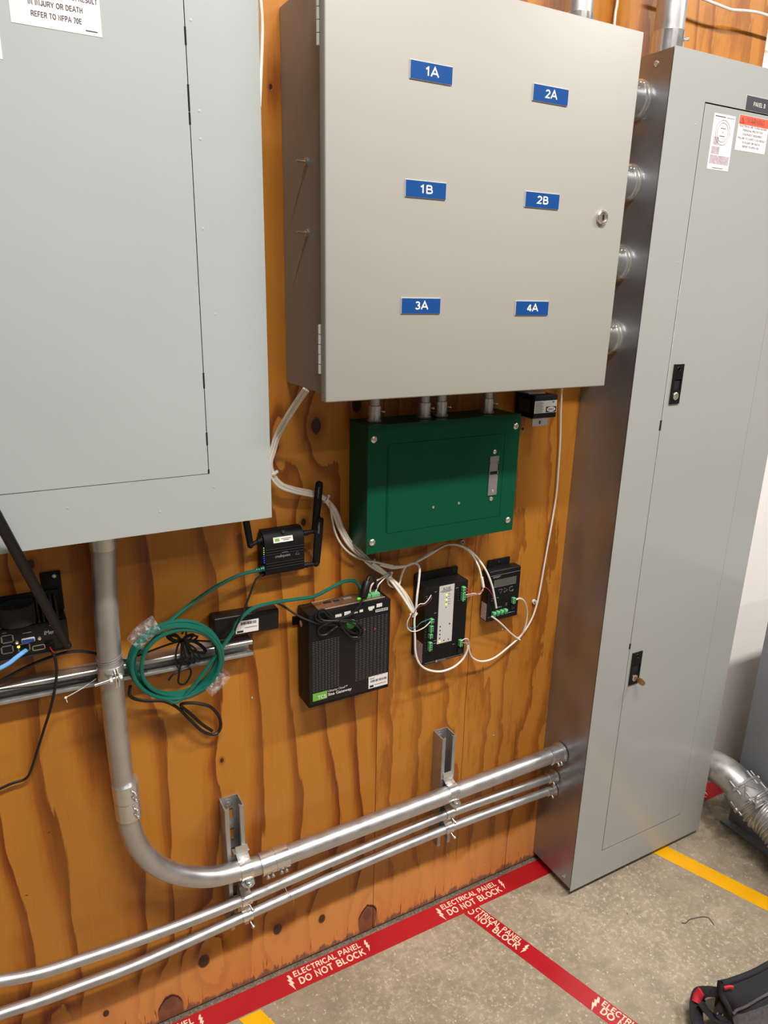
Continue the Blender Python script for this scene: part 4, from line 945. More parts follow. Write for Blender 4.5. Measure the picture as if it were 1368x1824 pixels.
for i in range(8): m.box((gx0+0.149+i*0.0039, gf-0.0002, z-0.0088), (gx0+0.1505+i*0.0039, gf, z-0.004))
m.build('port_legend', 'whiteprint', t, False)
for (u, v, r_) in ((625.5, 1111.5, 0.0105),):
    p = W(u, v, gf); MB().rev((p.x, gf, p.z), (0, -1, 0), [(0, r_), (0.0004, r_), (0.0004, 0)], 24).build('green_sticker', 'knobgreen', t, False)
for (u, v) in ((650, 1121), (668, 1120)):
    p = W(u, v, gf); MB().box((p.x-0.0012, gf-0.0002, p.z-0.0018), (p.x+0.0012, gf+0.0001, p.z+0.0018)).build('red_light', 'red_led', t, False)
MB().box((gx0+0.028, -0.010, gz1-0.0016), (gx1-0.010, gy+0.008, gz1)).build('port_plate', 'copperplate', t, False)
m = MB()
for i in range(40): x = gx0+0.030+i*0.0037; m.box((x, gy+0.0085, gz1), (x+0.002, gy+0.0105, gz1+0.0006)); m.box((x, -0.010, gz1), (x+0.002, -0.008, gz1+0.0006))
m.build('vent_teeth', 'stripe', t, False)
m = MB(); yb = -0.022
for (a_, b_) in ((0.050, 0.066), (0.072, 0.084)): m.box((gx0+a_, yb-0.003, gz1), (gx0+b_, yb+0.003, gz1+0.0012))
m.build('display_ports', 'void', t, False)
m = MB().box((gx0+0.092, yb-0.004, gz1), (gx0+0.112, yb+0.004, gz1+0.0025), 0.0015, 2); m.build('serial_port', 'latchsteel', t)
for (xa, xb) in ((0.134, 0.149), (0.1505, 0.170)):
    m = MB().box((gx0+xa, -0.040, gz1-0.001), (gx0+xb, -0.028, gz1+0.007), 0.0006, 1)
    for i in range(4): m.box((gx0+xa+0.001+i*(xb-xa)/4, -0.0405, gz1+0.001), (gx0+xa+0.0025+i*(xb-xa)/4, -0.040, gz1+0.006))
    m.build('terminal_block', 'term', t, False)
MB().box((gx0+0.121, -0.036, gz1), (gx0+0.127, -0.032, gz1+0.002)).build('link_light', 'green_led', t, False)
m = MB().box((gx0-0.010, -0.0006, gz0+0.166), (gx0+0.001, -0.0046, gz0+0.184)); m.build('mounting_tab', 'blackmatt', t, False)
m = MB()
for i in range(18):
    z = gz0+0.02+i*0.009; m.box((gx0-0.0003, gy+0.012, z), (gx0+0.0001, -0.012, z+0.0010))
m.build('side_slots', 'charcoal', t, False)
p = XP(531, 1117, gx0); MB().rev((gx0, -0.022, 0.906), (-1, 0, 0), [(0, 0.0065), (0.0003, 0.0065), (0.0003, 0)], 24).build('pink_sticker', 'pink', t, False)

# ------------------------------------------------------------------ the two black controllers
def term(mb_parent, c, n, vert=True, face=(0, -1, 0), pitch=0.0052, wd=0.0078):
    x, y, z = c; L = n*pitch
    m = MB()
    if vert:
        m.box((x, y, z), (x+wd, y-0.009, z+L), 0.0006, 1)
        o = m.build('terminal_block', 'term', mb_parent, False)
        m = MB()
        for i in range(n): m.box((x+wd*0.35, y-0.0093, z+i*pitch+0.0013), (x+wd*0.85, y-0.009, z+i*pitch+0.0036))
    else:
        m.box((x, y, z), (x+L, y-0.009, z+wd), 0.0006, 1)
        o = m.build('terminal_block', 'term', mb_parent, False)
        m = MB()
        for i in range(n): m.box((x+i*pitch+0.0013, y-0.0093, z+wd*0.1), (x+i*pitch+0.0036, y-0.009, z+wd*0.5))
    m.build('wire_openings', 'void', o, False)
    return o
c1x0, c1x1, c1z0, c1z1, c1y = 0.0160, 0.1275, 0.7530, 0.9400, -0.0476
t = thing('lighting_controller', 'larger black controller with tall light-grey strip and green terminals', 'controller', (0.07, 0, c1z0))
m = MB().box((c1x0-0.003, -0.0004, c1z0+0.006), (c1x1-0.001, -0.007, c1z1+0.018), 0.003, 2)
m.box((c1x0, -0.005, c1z0), (c1x1, c1y, c1z1), 0.0028, 2)
for i in range(3): m.box((c1x0+0.025, -0.012-i*0.009, c1z1-0.0005), (c1x1-0.022, -0.015-i*0.009, c1z1+0.0009))
m.build('case', 'black', t)
MB().box((c1x0+0.0035, c1y, c1z0+0.0035), (c1x1-0.003, c1y-0.0004, c1z1-0.010)).build('overlay', 'blackmatt', t, False)
cf = c1y-0.0004
s0, s1, s2, s3 = W(782, 1045, cf), W(809.5, 1039, cf), W(779, 1147, cf), W(804.5, 1141.5, cf)
sx0, sx1, sz0, sz1 = (s0.x+s2.x)/2, (s1.x+s3.x)/2, (s2.z+s3.z)/2, (s0.z+s1.z)/2
ms = MB().box((sx0, cf-0.0002, sz0), (sx1, cf, sz1)).build('membrane_strip', 'stripe', t, False)
sw, sh = sx1-sx0, sz1-sz0
m = MB().text('SL2102', (sx0+sw/2, cf-0.0004, sz1-0.0095), XX, ZZ, 0.0070, 0.004, sw*0.50, 'C')
for i, wd in enumerate((0.36, 0.44, 0.3)): m.box((sx0+sw*(0.5-wd), cf-0.0004, sz1-0.0122-i*0.0020), (sx0+sw*(0.5+wd*0.8), cf-0.0003, sz1-0.0114-i*0.0020))
for i in range(5): m.box((sx0+sw*0.60, cf-0.0004, sz1-0.0225-i*0.0060), (sx0+sw*0.76, cf-0.0003, sz1-0.0217-i*0.0060))
m.build('strip_print', 'printb', ms, False)
m = MB()
for i, q in enumerate((0.060, 0.068, 0.0765)): m.rev((sx0+sw*0.50, cf-0.0002, sz1-0.030-i*0.0115), (0, -1, 0), [(0, 0.0011), (0.0004, 0.0011), (0.0004, 0)], 12)
for i in range(4): m.rev((sx0+sw*0.17, cf-0.0002, sz0+0.0135+i*0.0095), (0, -1, 0), [(0, 0.0017), (0.0004, 0.0017), (0.0004, 0)], 12)
m.rev((sx0+sw*0.80, cf-0.0002, sz0+0.0440), (0, -1, 0), [(0, 0.0018), (0.0004, 0.0018), (0.0004, 0)], 12)
for q in (0.47, 0.77): m.rev((sx0+sw*q, cf-0.0002, sz0+0.0060), (0, -1, 0), [(0, 0.0014), (0.0004, 0.0014), (0.0004, 0)], 12)
m.build('small_holes', 'void', ms, False)
for (q, zz1) in ((0.5, sz1-0.0235), (0.5, sz1-0.0352), (0.5, sz1-0.0460)): MB().rev((sx0+sw*q, cf-0.0002, zz1), (0, -1, 0), [(0, 0.0020), (0.0006, 0.0018), (0.0006, 0)], 14).build('indicator', 'lime_led', ms, False)
MB().rev((sx0+sw*0.17, cf-0.0002, sz0+0.0055), (0, -1, 0), [(0, 0.0019), (0.0006, 0.0018), (0.0006, 0)], 14).build('indicator', 'amber_led', ms, False)
def T1(u, v): p = W(u, v, cf); return (p.x, cf, p.z)
p = T1(760, 1141); q = T1(762, 1109); 
tA = T1(761.5, 1158)
term(t, (T1(761, 1158)[0], cf, T1(761, 1158)[2]), 4)
term(t, (T1(762, 1136)[0], cf, T1(762, 1136)[2]), 2)
term(t, (T1(763, 1125)[0], cf, T1(763, 1125)[2]), 3)
term(t, (T1(764, 1109)[0], cf, T1(764, 1109)[2]), 2)
term(t, (T1(820, 1069)[0], cf, T1(820, 1069)[2]), 4)
term(t, (T1(821, 1052)[0], cf, T1(821, 1052)[2]), 2)
term(t, (T1(815.5, 1150)[0], cf, T1(815.5, 1150)[2]), 3)
p = T1(814, 1163); MB().box((p[0], cf, p[2]), (p[0]+0.0085, cf-0.004, p[2]+0.014), 0.0008, 1).build('phone_jack', 'void', t, False)
m = MB()
ex = T1(776, 1180)
for i in range(8): m.tube([Vector((ex[0]+0.0062+i*0.0026, cf-0.0003, ex[2]+0.0052)), Vector((ex[0]+0.0070+i*0.0026, cf-0.0003, ex[2]+0.0030)), Vector((ex[0]+0.0084+i*0.0026, cf-0.0003, ex[2]+0.0008))], 0.0006, 4)
m.rev((ex[0]+0.002, cf-0.0001, ex[2]+0.003), (0, -1, 0), [(0, 0.0030), (0.0002, 0.0030), (0.0002, 0)], 16)
m.box((c1x0+0.005, cf-0.0002, c1z0+0.0045), (c1x1-0.004, cf, c1z0+0.0051))
for (u, v, w_) in ((774, 1055, 0.006), (773, 1093, 0.006), (772, 1142, 0.007), (772, 1147, 0.007), (812, 1048, 0.007), (806, 1148, 0.005), (759, 1063, 0.003), (760, 1067, 0.003)):
    p = T1(u, v); m.box((p[0], cf-0.0002, p[2]), (p[0]+w_, cf, p[2]+0.0011))
for i in range(12): p = T1(757, 1103+i*4.6+(6 if i > 7 else 0)); m.box((p[0]+0.0005, cf-0.0002, p[2]), (p[0]+0.0022, cf, p[2]+0.0006))
for i in range(5): p = T1(815.5, 1052+i*4.5); m.box((p[0], cf-0.0002, p[2]), (p[0]+0.0018, cf, p[2]+0.0006))
m.build('white_legend', 'greyprint', t, False)
MB().box((c1x0-0.0003, -0.010, c1z0+0.004), (c1x0, c1y+0.004, c1z0+0.052)).build('side_label', 'stamp', t, False)
for (x, z) in ((c1x0+0.006, c1z1+0.011), (c1x1-0.013, c1z1+0.0115)): MB().rev((x, -0.007, z), (0, -1, 0), [(0, 0.0030), (0.001, 0.0028), (0.001, 0.0015), (0.0004, 0)], 14).build('mounting_screw', 'charcoal', t)

c2x0, c2x1, c2z0, c2z1, c2y = 0.1975, 0.2890, 0.8120, 0.9390, -0.0310
t = thing('display_controller', 'smaller black controller with small grey screen and arrow keys', 'controller', (0.243, 0, c2z0))
m = MB().box((c2x0+0.014, -0.0004, c2z0-0.006), (c2x1-0.014, -0.006, c2z1+0.017), 0.0026, 2)
m.box((c2x0, -0.004, c2z0), (c2x1, c2y, c2z1), 0.0030, 3)
for i in range(2): m.box((c2x0+0.022, -0.010-i*0.007, c2z1-0.0005), (c2x1-0.022, -0.013-i*0.007, c2z1+0.0008))
m.build('case', 'black', t)
cf = c2y; f0 = c2z0+0.0155
MB().box((c2x0+0.003, c2y, c2z0+0.012), (c2x1-0.002, c2y-0.0004, c2z1-0.010)).build('overlay', 'blackmatt', t, False)
cf = c2y-0.0004
MB().box((c2x0+0.014, cf-0.0002, c2z0+0.087), (c2x1-0.013, cf, c2z0+0.1045)).build('screen', 'lcd', t, False)
m = MB()
m.box((c2x0+0.004, cf-0.0002, c2z1-0.0115), (c2x1-0.003, cf, c2z1-0.0108)); m.box((c2x0+0.003, cf-0.0002, c2z0+0.0125), (c2x1-0.010, cf, c2z0+0.0131))
m.box((c2x0+0.014, cf-0.0003, c2z0+0.0858), (c2x1-0.013, cf-0.0001, c2z0+0.0864)); 
m.box((c2x0+0.010, cf-0.0002, c2z1-0.0150), (c2x0+0.032, cf, c2z1-0.0140)); m.box((c2x0+0.010, cf-0.0002, c2z1-0.0172), (c2x0+0.028, cf, c2z1-0.0164))
def outl(P, cl=True): m.tube([Vector((q[0], cf-0.0003, q[1])) for q in P], 0.00042, 4, cl)
ky = c2z0+0.074
def trio(cx, cz, s, a0): outl([(cx+s*math.cos(a0+k*2.0944), cz+s*math.sin(a0+k*2.0944)) for k in range(3)])
trio(c2x0+0.0185, ky-0.012, 0.0065, math.pi/2); trio(c2x0+0.034, ky+0.001, 0.0065, -math.pi/2); trio(c2x0+0.048, ky, 0.0065, 0)
outl([(c2x0+0.0655+0.0058*math.cos(a_), ky+0.0058*math.sin(a_)) for a_ in [math.radians(50+i*26) for i in range(11)]], False)
outl([(c2x0+0.0655+0.003, ky-0.006), (c2x0+0.0655+0.0068, ky-0.0045), (c2x0+0.0655+0.0055, ky-0.001)], True)
for (x, z, w_) in ((0.010, 0.058, 0.004), (0.010, 0.0535, 0.004), (0.026, 0.058, 0.004), (0.022, 0.0330, 0.020), (0.052, 0.0385, 0.005), (0.052, 0.0345, 0.005), (0.060, 0.0130, 0.012)): m.box((c2x0+x, cf-0.0002, c2z0+z), (c2x0+x+w_, cf, c2z0+z+0.001))
m.build('white_legend', 'greyprint', t, False)
for i in range(4): term(t, (c2x0+0.0125+i*0.0112, cf, c2z0+0.0155+0.0003*i), 2, False, pitch=0.0042, wd=0.0105)
term(t, (c2x1-0.0235, cf, c2z0+0.0375), 3, True, pitch=0.0048)
MB().box((c2x1-0.0235, cf, c2z0+0.0200), (c2x1-0.0125, cf-0.003, c2z0+0.0340), 0.0008, 1).build('phone_jack', 'void', t, False)
MB().box((c2x0-0.0003, -0.008, c2z0+0.004), (c2x0, c2y+0.003, c2z0+0.046)).build('side_label', 'stamp', t, False)
MB().rev((0.241, -0.006, c2z1+0.0095), (0, -1, 0), [(0, 0.0032), (0.001, 0.003), (0.001, 0.0015), (0.0004, 0)], 14).build('mounting_screw', 'charcoal', t)

# ------------------------------------------------------------------ finned black box at the far left
mx1, mz0, mz1, my = -0.6870, 0.9675, 1.0215, -0.0530
mx0 = mx1-0.165
t = thing('embedded_computer', 'finned black box with network sockets below the left panelboard', 'computer', (-0.77, 0, mz0))
m = MB().box((mx0, -0.006, mz0), (mx1, my, mz1), 0.003, 2); m.build('case', 'black', t)
m = MB()
for i in range(22):
    x = mx0+0.004+i*0.0070; m.prism([(x, -0.009, mz1-0.001), (x, -0.009, mz1+0.030), (x, -0.014, mz1+0.030), (x, my+0.003, mz1+0.003), (x, my+0.003, mz1-0.001)], (0.0032, 0, 0))
m.build('heat_sink', 'charcoal', t, False)
MB().box((mx0, -0.0006, mz0+0.002), (mx1-0.004, -0.0095, mz1+0.037), 0.002, 2).build('back_plate', 'blackmatt', t)
m = MB().box((mx1-0.030, -0.0006, mz0+0.050), (mx1+0.0015, -0.004, mz1+0.067), 0.0012, 2).build('bracket', 'blackmatt', t)
for z in (W(110, 1024, -0.004).z, W(114, 1064, -0.004).z):
    screw_head(MB(), (mx1-0.0085, -0.004, z), (0, -1, 0), 0.0036, 0.002).build('bracket_screw', 'zinc', t)
def TM(u, v): p = W(u, v, my); return p
m = MB()
p = TM(79, 1131); m.text('iMeri', (p.x, my-0.0003, p.z), XX, ZZ, 0.0105, 0.012, 0.0165)
for (u, v, w_) in ((40, 1129, 0.013), (4, 1129, 0.006), (88, 1115, 0.003)): p = TM(u, v); m.box((p.x, my-0.0002, p.z), (p.x+w_, my, p.z+0.001))
m.build('white_legend', 'greyprint', t, False)
p = TM(50, 1139); m = MB().box((p.x-0.010, my, p.z-0.0040), (p.x+0.010, my-0.005, p.z+0.0040), 0.002, 2); vg = m.build('video_port', 'whiteedge', t)
MB().box((p.x-0.0088, my-0.0051, p.z-0.0028), (p.x+0.0088, my-0.0062, p.z+0.0028), 0.0012, 1).build('blue_insert', 'vga', vg)
for s_ in (-0.0165, 0.0165): MB().rev((p.x+s_, my, p.z-0.001), (0, -1, 0), [(0, 0.0028), (0.004, 0.0028), (0.004, 0.0012), (0.003, 0)], 6).build('thumb_screw', 'chrome', t)
for (u, v) in ((13, 1138), (13, 1157), (43, 1153)):
    p = TM(u, v); m = MB()
    for lo, hi in (((-0.009, -0.007), (0.009, -0.0055)), ((-0.009, 0.0055), (0.009, 0.007)), ((-0.009, -0.007), (-0.007, 0.007)), ((0.007, -0.007), (0.009, 0.007))): m.box((p.x+lo[0], my, p.z+lo[1]), (p.x+hi[0], my-0.001, p.z+hi[1]))
    o = m.build('network_socket', 'latchsteel', t, False); MB().box((p.x-0.007, my+0.001, p.z-0.0055), (p.x+0.007, my-0.0002, p.z+0.0055)).build('socket_opening', 'void', o, False)
p = TM(33, 1152); MB().rev((p.x, my, p.z), (0, -1, 0), [(0, 0.0022), (0.001, 0.0022), (0.0014, 0)], 12).build('link_light', 'amber_led', t)
p = TM(69, 1153); m = MB()
for lo, hi in (((-0.0095, -0.0045), (0.0095, -0.0033)), ((-0.0095, 0.0033), (0.0095, 0.0045)), ((-0.0095, -0.0045), (-0.0083, 0.0045)), ((0.0083, -0.0045), (0.0095, 0.0045))): m.box((p.x+lo[0], my, p.z+lo[1]), (p.x+hi[0], my-0.001, p.z+hi[1]))
m.build('data_socket', 'zinc', t, False)
p = TM(89, 1147); MB().box((p.x-0.0065, my, p.z-0.006), (p.x+0.0065, my-0.006, p.z+0.005), 0.001, 1).build('power_socket', 'blackmatt', t)
MB().box((mx0-0.02, my-0.001, mz0-0.0005), (mx1-0.001, my+0.0, mz0+0.002)).build('lower_edge', 'charcoal', t, False)
# hook-and-loop strap ring standing on the box
p = W(32, 1105, my+0.006); cx, cy, cz = p.x, my+0.013, mz1+0.004
m = MB(); n = 32; A = []
for i in range(n):
    a_ = 2*math.pi*i/n; x = cx+0.0265*math.cos(a_); y = cy-0.004+0.021*math.sin(a_); A.append((x, y))
for k_ in range(2):
    pass
ring = [[m.bm.verts.new((cx+(0.0265-dr)*math.cos(2*math.pi*i/n), cy-0.004+(0.0215-dr)*math.sin(2*math.pi*i/n), z)) for i in range(n)] for (dr, z) in ((0, cz), (0, cz+0.032), (0.0022, cz+0.032), (0.0022, cz))]
for a_, b_ in ((0, 1), (1, 2), (2, 3), (3, 0)):
    for i in range(n): m._face([ring[a_][i], ring[a_][(i+1) % n], ring[b_][(i+1) % n], ring[b_][i]])
tag(m.build('strap_ring', 'velcro'), 'dark hook-and-loop strap rolled into a ring on the finned box', 'cable strap')
# long flat stick antenna leaning out in front of the left panelboard
a0 = W(120, 1150, my-0.010); a1 = W(-14, 905, -0.205)
m = MB().tube([a0, a0+(a1-a0)*0.08, a0+(a1-a0)*0.5, a1], [0.0062, 0.0072, 0.0078, 0.0078], 16, flat=((0.3, -1, 0), 0.0045)); m.ball(a0, 0.0068, (1, 1, 1), 12)
tag(m.build('stick_antenna', 'black'), 'long black stick antenna leaning across the lower left panel corner', 'antenna')

# ------------------------------------------------------------------ cables
def pth(L, y0=None):
    out = []
    for q in L:
        y = q[2] if len(q) > 2 else y0
        out.append(Vector(W(q[0], q[1], y)))
    return out
def cable(name, lb, cat, pix, r, mt, y0=None, group=None, sub=7, n=8):
    o = MB().cable(pth(pix, y0), r, n, sub).build(name, mt); tag(o, lb, cat, group); return o
# green network cable: router -> coil -> gateway, one length
cr = random.Random(11)
P = pth([(474, 1013, -0.026), (455, 1017, -0.030), (425, 1025, -0.036), (380, 1048, -0.042), (335, 1080, -0.046), (298, 1112, -0.052), (262, 1152, -0.056)])
ccx, ccy, ccz = -0.512, -0.052, 0.903
loops = 8
cst = []
for L in range(loops):
    ox = cr.uniform(-0.005, 0.004); oz = cr.uniform(-0.006, 0.004); rx = (0.084, 0.076, 0.081, 0.069, 0.079, 0.073, 0.083, 0.078)[L]; rz = (0.078, 0.070, 0.076, 0.064, 0.074, 0.068, 0.079, 0.072)[L]
    cst.append((ox, oz, rx, rz, -0.044-0.0065*(L % 4)-cr.uniform(0, 0.003)))
N = 14; start = math.radians(172)
for i in range(loops*N+int(N*0.40)):
    L = min(i//N, loops-1); f = (i % N)/N; A_ = cst[L]; B_ = cst[min(L+1, loops-1)]
    mixv = [A_[k]*(1-f)+B_[k]*f for k in range(5)]
    a_ = start+2*math.pi*i/N
    # the bundle runs together at the two taped places
    P.append(Vector((ccx+mixv[0]+mixv[2]*math.cos(a_), mixv[4], ccz+mixv[1]+mixv[3]*math.sin(a_)-0.012*math.cos(a_)*0.6)))
P = P[:7]+P[7:]
P += pth([(408, 1136, -0.050), (422, 1110, -0.052), (450, 1084, -0.050), (490, 1073, -0.048), (530, 1067, -0.046), (560, 1062, -0.044), (590, 1047, -0.040), (612, 1036, -0.036), (632, 1035, -0.033), (641, 1046, -0.030)])
gc = MB().tube(catmull(P, 4), 0.0037, 8).build('network_cable', 'green_cable')
gct = thing('network_cable', 'green network cable coiled beside the vertical conduit, ends plugged in router and gateway', 'cable', tuple(W(318, 1173, -0.05)))
# keep the coil as the body of the thing and add its plugs and boots
def reparent(o, t):
    v = Vector(WL[o.name])-Vector(WL[t.name]); o.parent = t; o.location = v; WL[o.name] = WL[o.name]
reparent(gc, gct); gc.name = 'cable_body'
m = MB().rev(W(463, 1014, -0.028), Vector(W(476, 1011, -0.026))-Vector(W(463, 1014, -0.028)), [(0, 0.0034), (0.008, 0.0055), (0.009, 0.0055)], 14)
for i in range(4): m.rev(Vector(W(456+i*4, 1016-i*0.6, -0.029)), (1, 0.03, 0.2), [(0, 0.0034), (0.0001, 0.0046), (0.0018, 0.0046), (0.0019, 0.0034)], 12)
m.build('boot', 'green_cable', gct)
m = MB().obox(W(643, 1055, -0.028), (0.0052, 0, 0), (0, 0.005, 0), (0, 0, 0.0125), 0.002, 2); m.build('boot', 'green_cable', gct)
# clear tape holding the coil
def tape_wrap(lb, pcs, hw):
    P_ = pth(pcs); m = MB(); n = 22; rings = []
    for i, p in enumerate(P_):
        d = (P_[min(i+1, len(P_)-1)]-P_[max(i-1, 0)]).normalized(); s_ = Vector((0, 1, 0)); x_ = d.cross(s_).normalized()
        rings.append([m.bm.verts.new(p+x_*((hw+cr.uniform(-0.0012, 0.0012))*math.cos(2*math.pi*k/n))+s_*((0.0175+cr.uniform(-0.0008, 0.0008))*math.sin(2*math.pi*k/n))) for k in range(n)])
    for A_, B_ in zip(rings, rings[1:]):
        for k in range(n): m._face([A_[k], A_[(k+1) % n], B_[(k+1) % n], B_[k]])
    e = rings[-1]; 
    o = m.build('tape_wrap', 'tape'); tag(o, lb, 'tape'); return o
tape_wrap('clear tape wrapped round the upper left of the green cable coil', [(240, 1146, -0.054), (248, 1136, -0.054), (258, 1126, -0.054), (268, 1118, -0.054), (280, 1111, -0.054)], 0.0170)
tape_wrap('crumpled clear tape wrapped round the lower right of the green cable coil', [(398, 1196, -0.054), (392, 1206, -0.054), (384, 1215, -0.054), (376, 1222, -0.054), (368, 1228, -0.054)], 0.0165)

# black cords
cable('power_cable', 'thin black cord from the router down across the green cable to the adapter', 'cable',
      [(473, 1021, -0.026), (460, 1028, -0.030), (454, 1036, -0.034), (444, 1062, -0.044), (432, 1092, -0.052), (420, 1118, -0.054), (412, 1136, -0.040), (380, 1142, -0.034), (350, 1141, -0.034), (330, 1140, -0.036), (300, 1148, -0.034), (262, 1162, -0.033), (225, 1176, -0.035)], 0.0019, 'cord')
cb = thing('cord_bundle', 'bundle of thin black cord tied up behind the green cable coil', 'cable', tuple(W(325, 1150, -0.036)))
P = []
cr2 = random.Random(5); c0 = (325, 1142)
tips = [(299, 1128), (352, 1134), (368, 1160), (300, 1131), (356, 1177), (345, 1130), (336, 1185), (366, 1163), (318, 1190), (346, 1181), (297, 1134), (330, 1120)]
for i, tp_ in enumerate(tips):
    sx_, sz_ = (tp_[0]-c0[0]), (tp_[1]-c0[1]); nx_, nz_ = -sz_*0.17, sx_*0.17; yy_ = -0.034-0.0016*(i % 5)
    P += [(c0[0]+cr2.uniform(-2, 2), c0[1]+cr2.uniform(-2, 2), -0.037), (c0[0]+sx_*0.55+nx_, c0[1]+sz_*0.55+nz_, yy_), (tp_[0], tp_[1], yy_), (c0[0]+sx_*0.55-nx_, c0[1]+sz_*0.55-nz_, yy_)]
MB().cable(pth(P), 0.0019, 6, 4).build('cord', 'cord', cb)
MB().cable(pth([(c0[0], c0[1], -0.038), (322, 1175, -0.038), (319, 1200, -0.037), (318, 1216, -0.036), (330, 1218, -0.034), (340, 1200, -0.034), (335, 1190, -0.034), (310, 1200, -0.034), (300, 1212, -0.034)]), 0.0018, 6, 5).build('cord', 'cord', cb)
MB().obox(W(325, 1143, -0.040), (0.004, 0, 0.001), (0, 0.006, 0), (-0.001, 0, 0.0035), 0.001, 1).build('tie', 'blackmatt', cb)
cable('power_cable', 'thick black cord looping out below the green cable coil', 'cable',
      [(232, 1222, -0.030), (232, 1240, -0.022), (255, 1248, -0.020), (292, 1249, -0.020), (318, 1262, -0.020), (340, 1284, -0.022), (362, 1303, -0.022), (382, 1308, -0.020), (393, 1296, -0.018), (390, 1276, -0.018), (376, 1260, -0.020), (358, 1254, -0.022), (338, 1252, -0.022), (322, 1256, -0.020), (340, 1272, -0.016), (360, 1290, -0.014), (378, 1302, -0.014)], 0.0031, 'cord')
cable('power_cable', 'black cord arching from the lower left edge to behind the vertical conduit', 'cable',
      [(-40, 1232, -0.035), (0, 1213, -0.035), (50, 1187, -0.035), (100, 1167, -0.035), (135, 1160, -0.034), (165, 1163, -0.032), (195, 1172, -0.026), (228, 1178, -0.030)], 0.0028, 'cord')
cable('power_cable', 'black cord hanging from the finned box down to the left edge', 'cable',
      [(92, 1160, -0.060), (98, 1172, -0.056), (101, 1195, -0.050), (98, 1225, -0.045), (90, 1262, -0.030), (78, 1300, -0.020), (64, 1345, -0.014), (54, 1375, -0.012), (44, 1388, -0.010), (20, 1396, -0.010), (-20, 1414, -0.010)], 0.0024, 'cord')
cable('red_wire_tip', 'short red wire tip entering the finned box power socket', 'wire', [(89, 1152, -0.061), (92, 1158, -0.062), (96, 1162, -0.060)], 0.0012, 'red_wire')
cable('network_cable', 'light blue network cable plugged in the finned box', 'cable', [(47, 1158, -0.060), (40, 1163, -0.064), (28, 1172, -0.070), (12, 1184, -0.074), (-20, 1200, -0.078)], 0.0036, 'blue_cable')
cable('thin_wire', 'very thin black wire along the level strut to the vertical conduit', 'wire',
      [(-30, 1232, -0.036), (60, 1222, -0.036), (130, 1212, -0.036), (185, 1207, -0.060), (205, 1207, -0.086), (232, 1202, -0.060), (262, 1196, -0.045)], 0.0009, 'black')
o = MB().cable(pth([(178, 1204, -0.045), (160, 1217, -0.040), (140, 1230, -0.038), (118, 1242, -0.037)]), 0.0008, 6).cable(pth([(178, 1203, -0.045), (184, 1206, -0.060), (200, 1208, -0.085)]), 0.0009, 6).ball(W(117, 1243, -0.037), 0.0026).cable(pth([(117, 1243, -0.037), (120, 1251, -0.037)]), 0.0009, 6).build('cable_tie', 'white_cable')
tag(o, 'thin white cable tie stretched from the level strut to the vertical conduit', 'cable tie')
# adapter cord over the gateway, with ferrite
gt = thing('power_cable', 'black adapter cord gathered in loops on the gateway, with ferrite cylinder', 'cable', tuple(W(605, 1110, -0.066)))
F = -0.066
P = pth([(490, 1073, -0.030), (505, 1080, -0.034), (528, 1095, -0.046), (552, 1106, -0.060), (575, 1112, F), (600, 1112, F-0.002), (622, 1106, F-0.003), (640, 1112, F), (643, 1124, F), (632, 1128, F), (618, 1120, F-0.002), (605, 1108, F-0.005),
         (585, 1098, F-0.003), (576, 1089, F-0.002), (566, 1092, F), (562, 1101, F), (574, 1108, F-0.003), (600, 1105, F-0.007), (628, 1106, F-0.004), (645, 1118, F-0.002), (644, 1132, F), (632, 1138, F), (618, 1128, F-0.002), (606, 1112, F-0.006),
         (592, 1098, F-0.004), (580, 1087, F-0.003), (570, 1087, F-0.003), (568, 1097, F-0.003), (576, 1105, F-0.005), (600, 1106, F-0.008), (625, 1110, F-0.005), (641, 1121, F-0.004), (637, 1134, F-0.002), (624, 1133, F-0.001), (606, 1116, F-0.003),
         (592, 1122, F-0.001), (580, 1131, F), (569, 1130, F), (567, 1120, F), (578, 1112, F-0.004), (598, 1104, F-0.006), (610, 1100, F-0.006), (626, 1093, F-0.006), (638, 1082, F-0.006), (646, 1068, F-0.003)])
MB().tube(catmull(P, 6), 0.0022, 8).build('cord', 'cord', gt)
fa, fb = W(645.5, 1066, -0.064), W(654, 1036, -0.055)
MB().rev(fa, Vector(fb)-Vector(fa), [(0, 0.0052), (0.001, 0.0085), (0.004, 0.0092), (0.033, 0.0088), (0.036, 0.0075), (0.036, 0.004)], 24).build('ferrite', 'black', gt)
MB().tube(catmull([Vector(fb), Vector(W(657, 1027, -0.048)), Vector(W(663, 1026, -0.040)), Vector(W(668, 1034, -0.034)), Vector(W(669, 1048, -0.032))], 6), [0.0036]*25, 10).build('bent_plug', 'black', gt)
MB().obox(W(606, 1110, F-0.009), (0.0025, 0, 0.002), (0, 0.004, 0), (-0.003, 0, 0.0055), 0.001, 1).build('tie', 'blackmatt', gt)

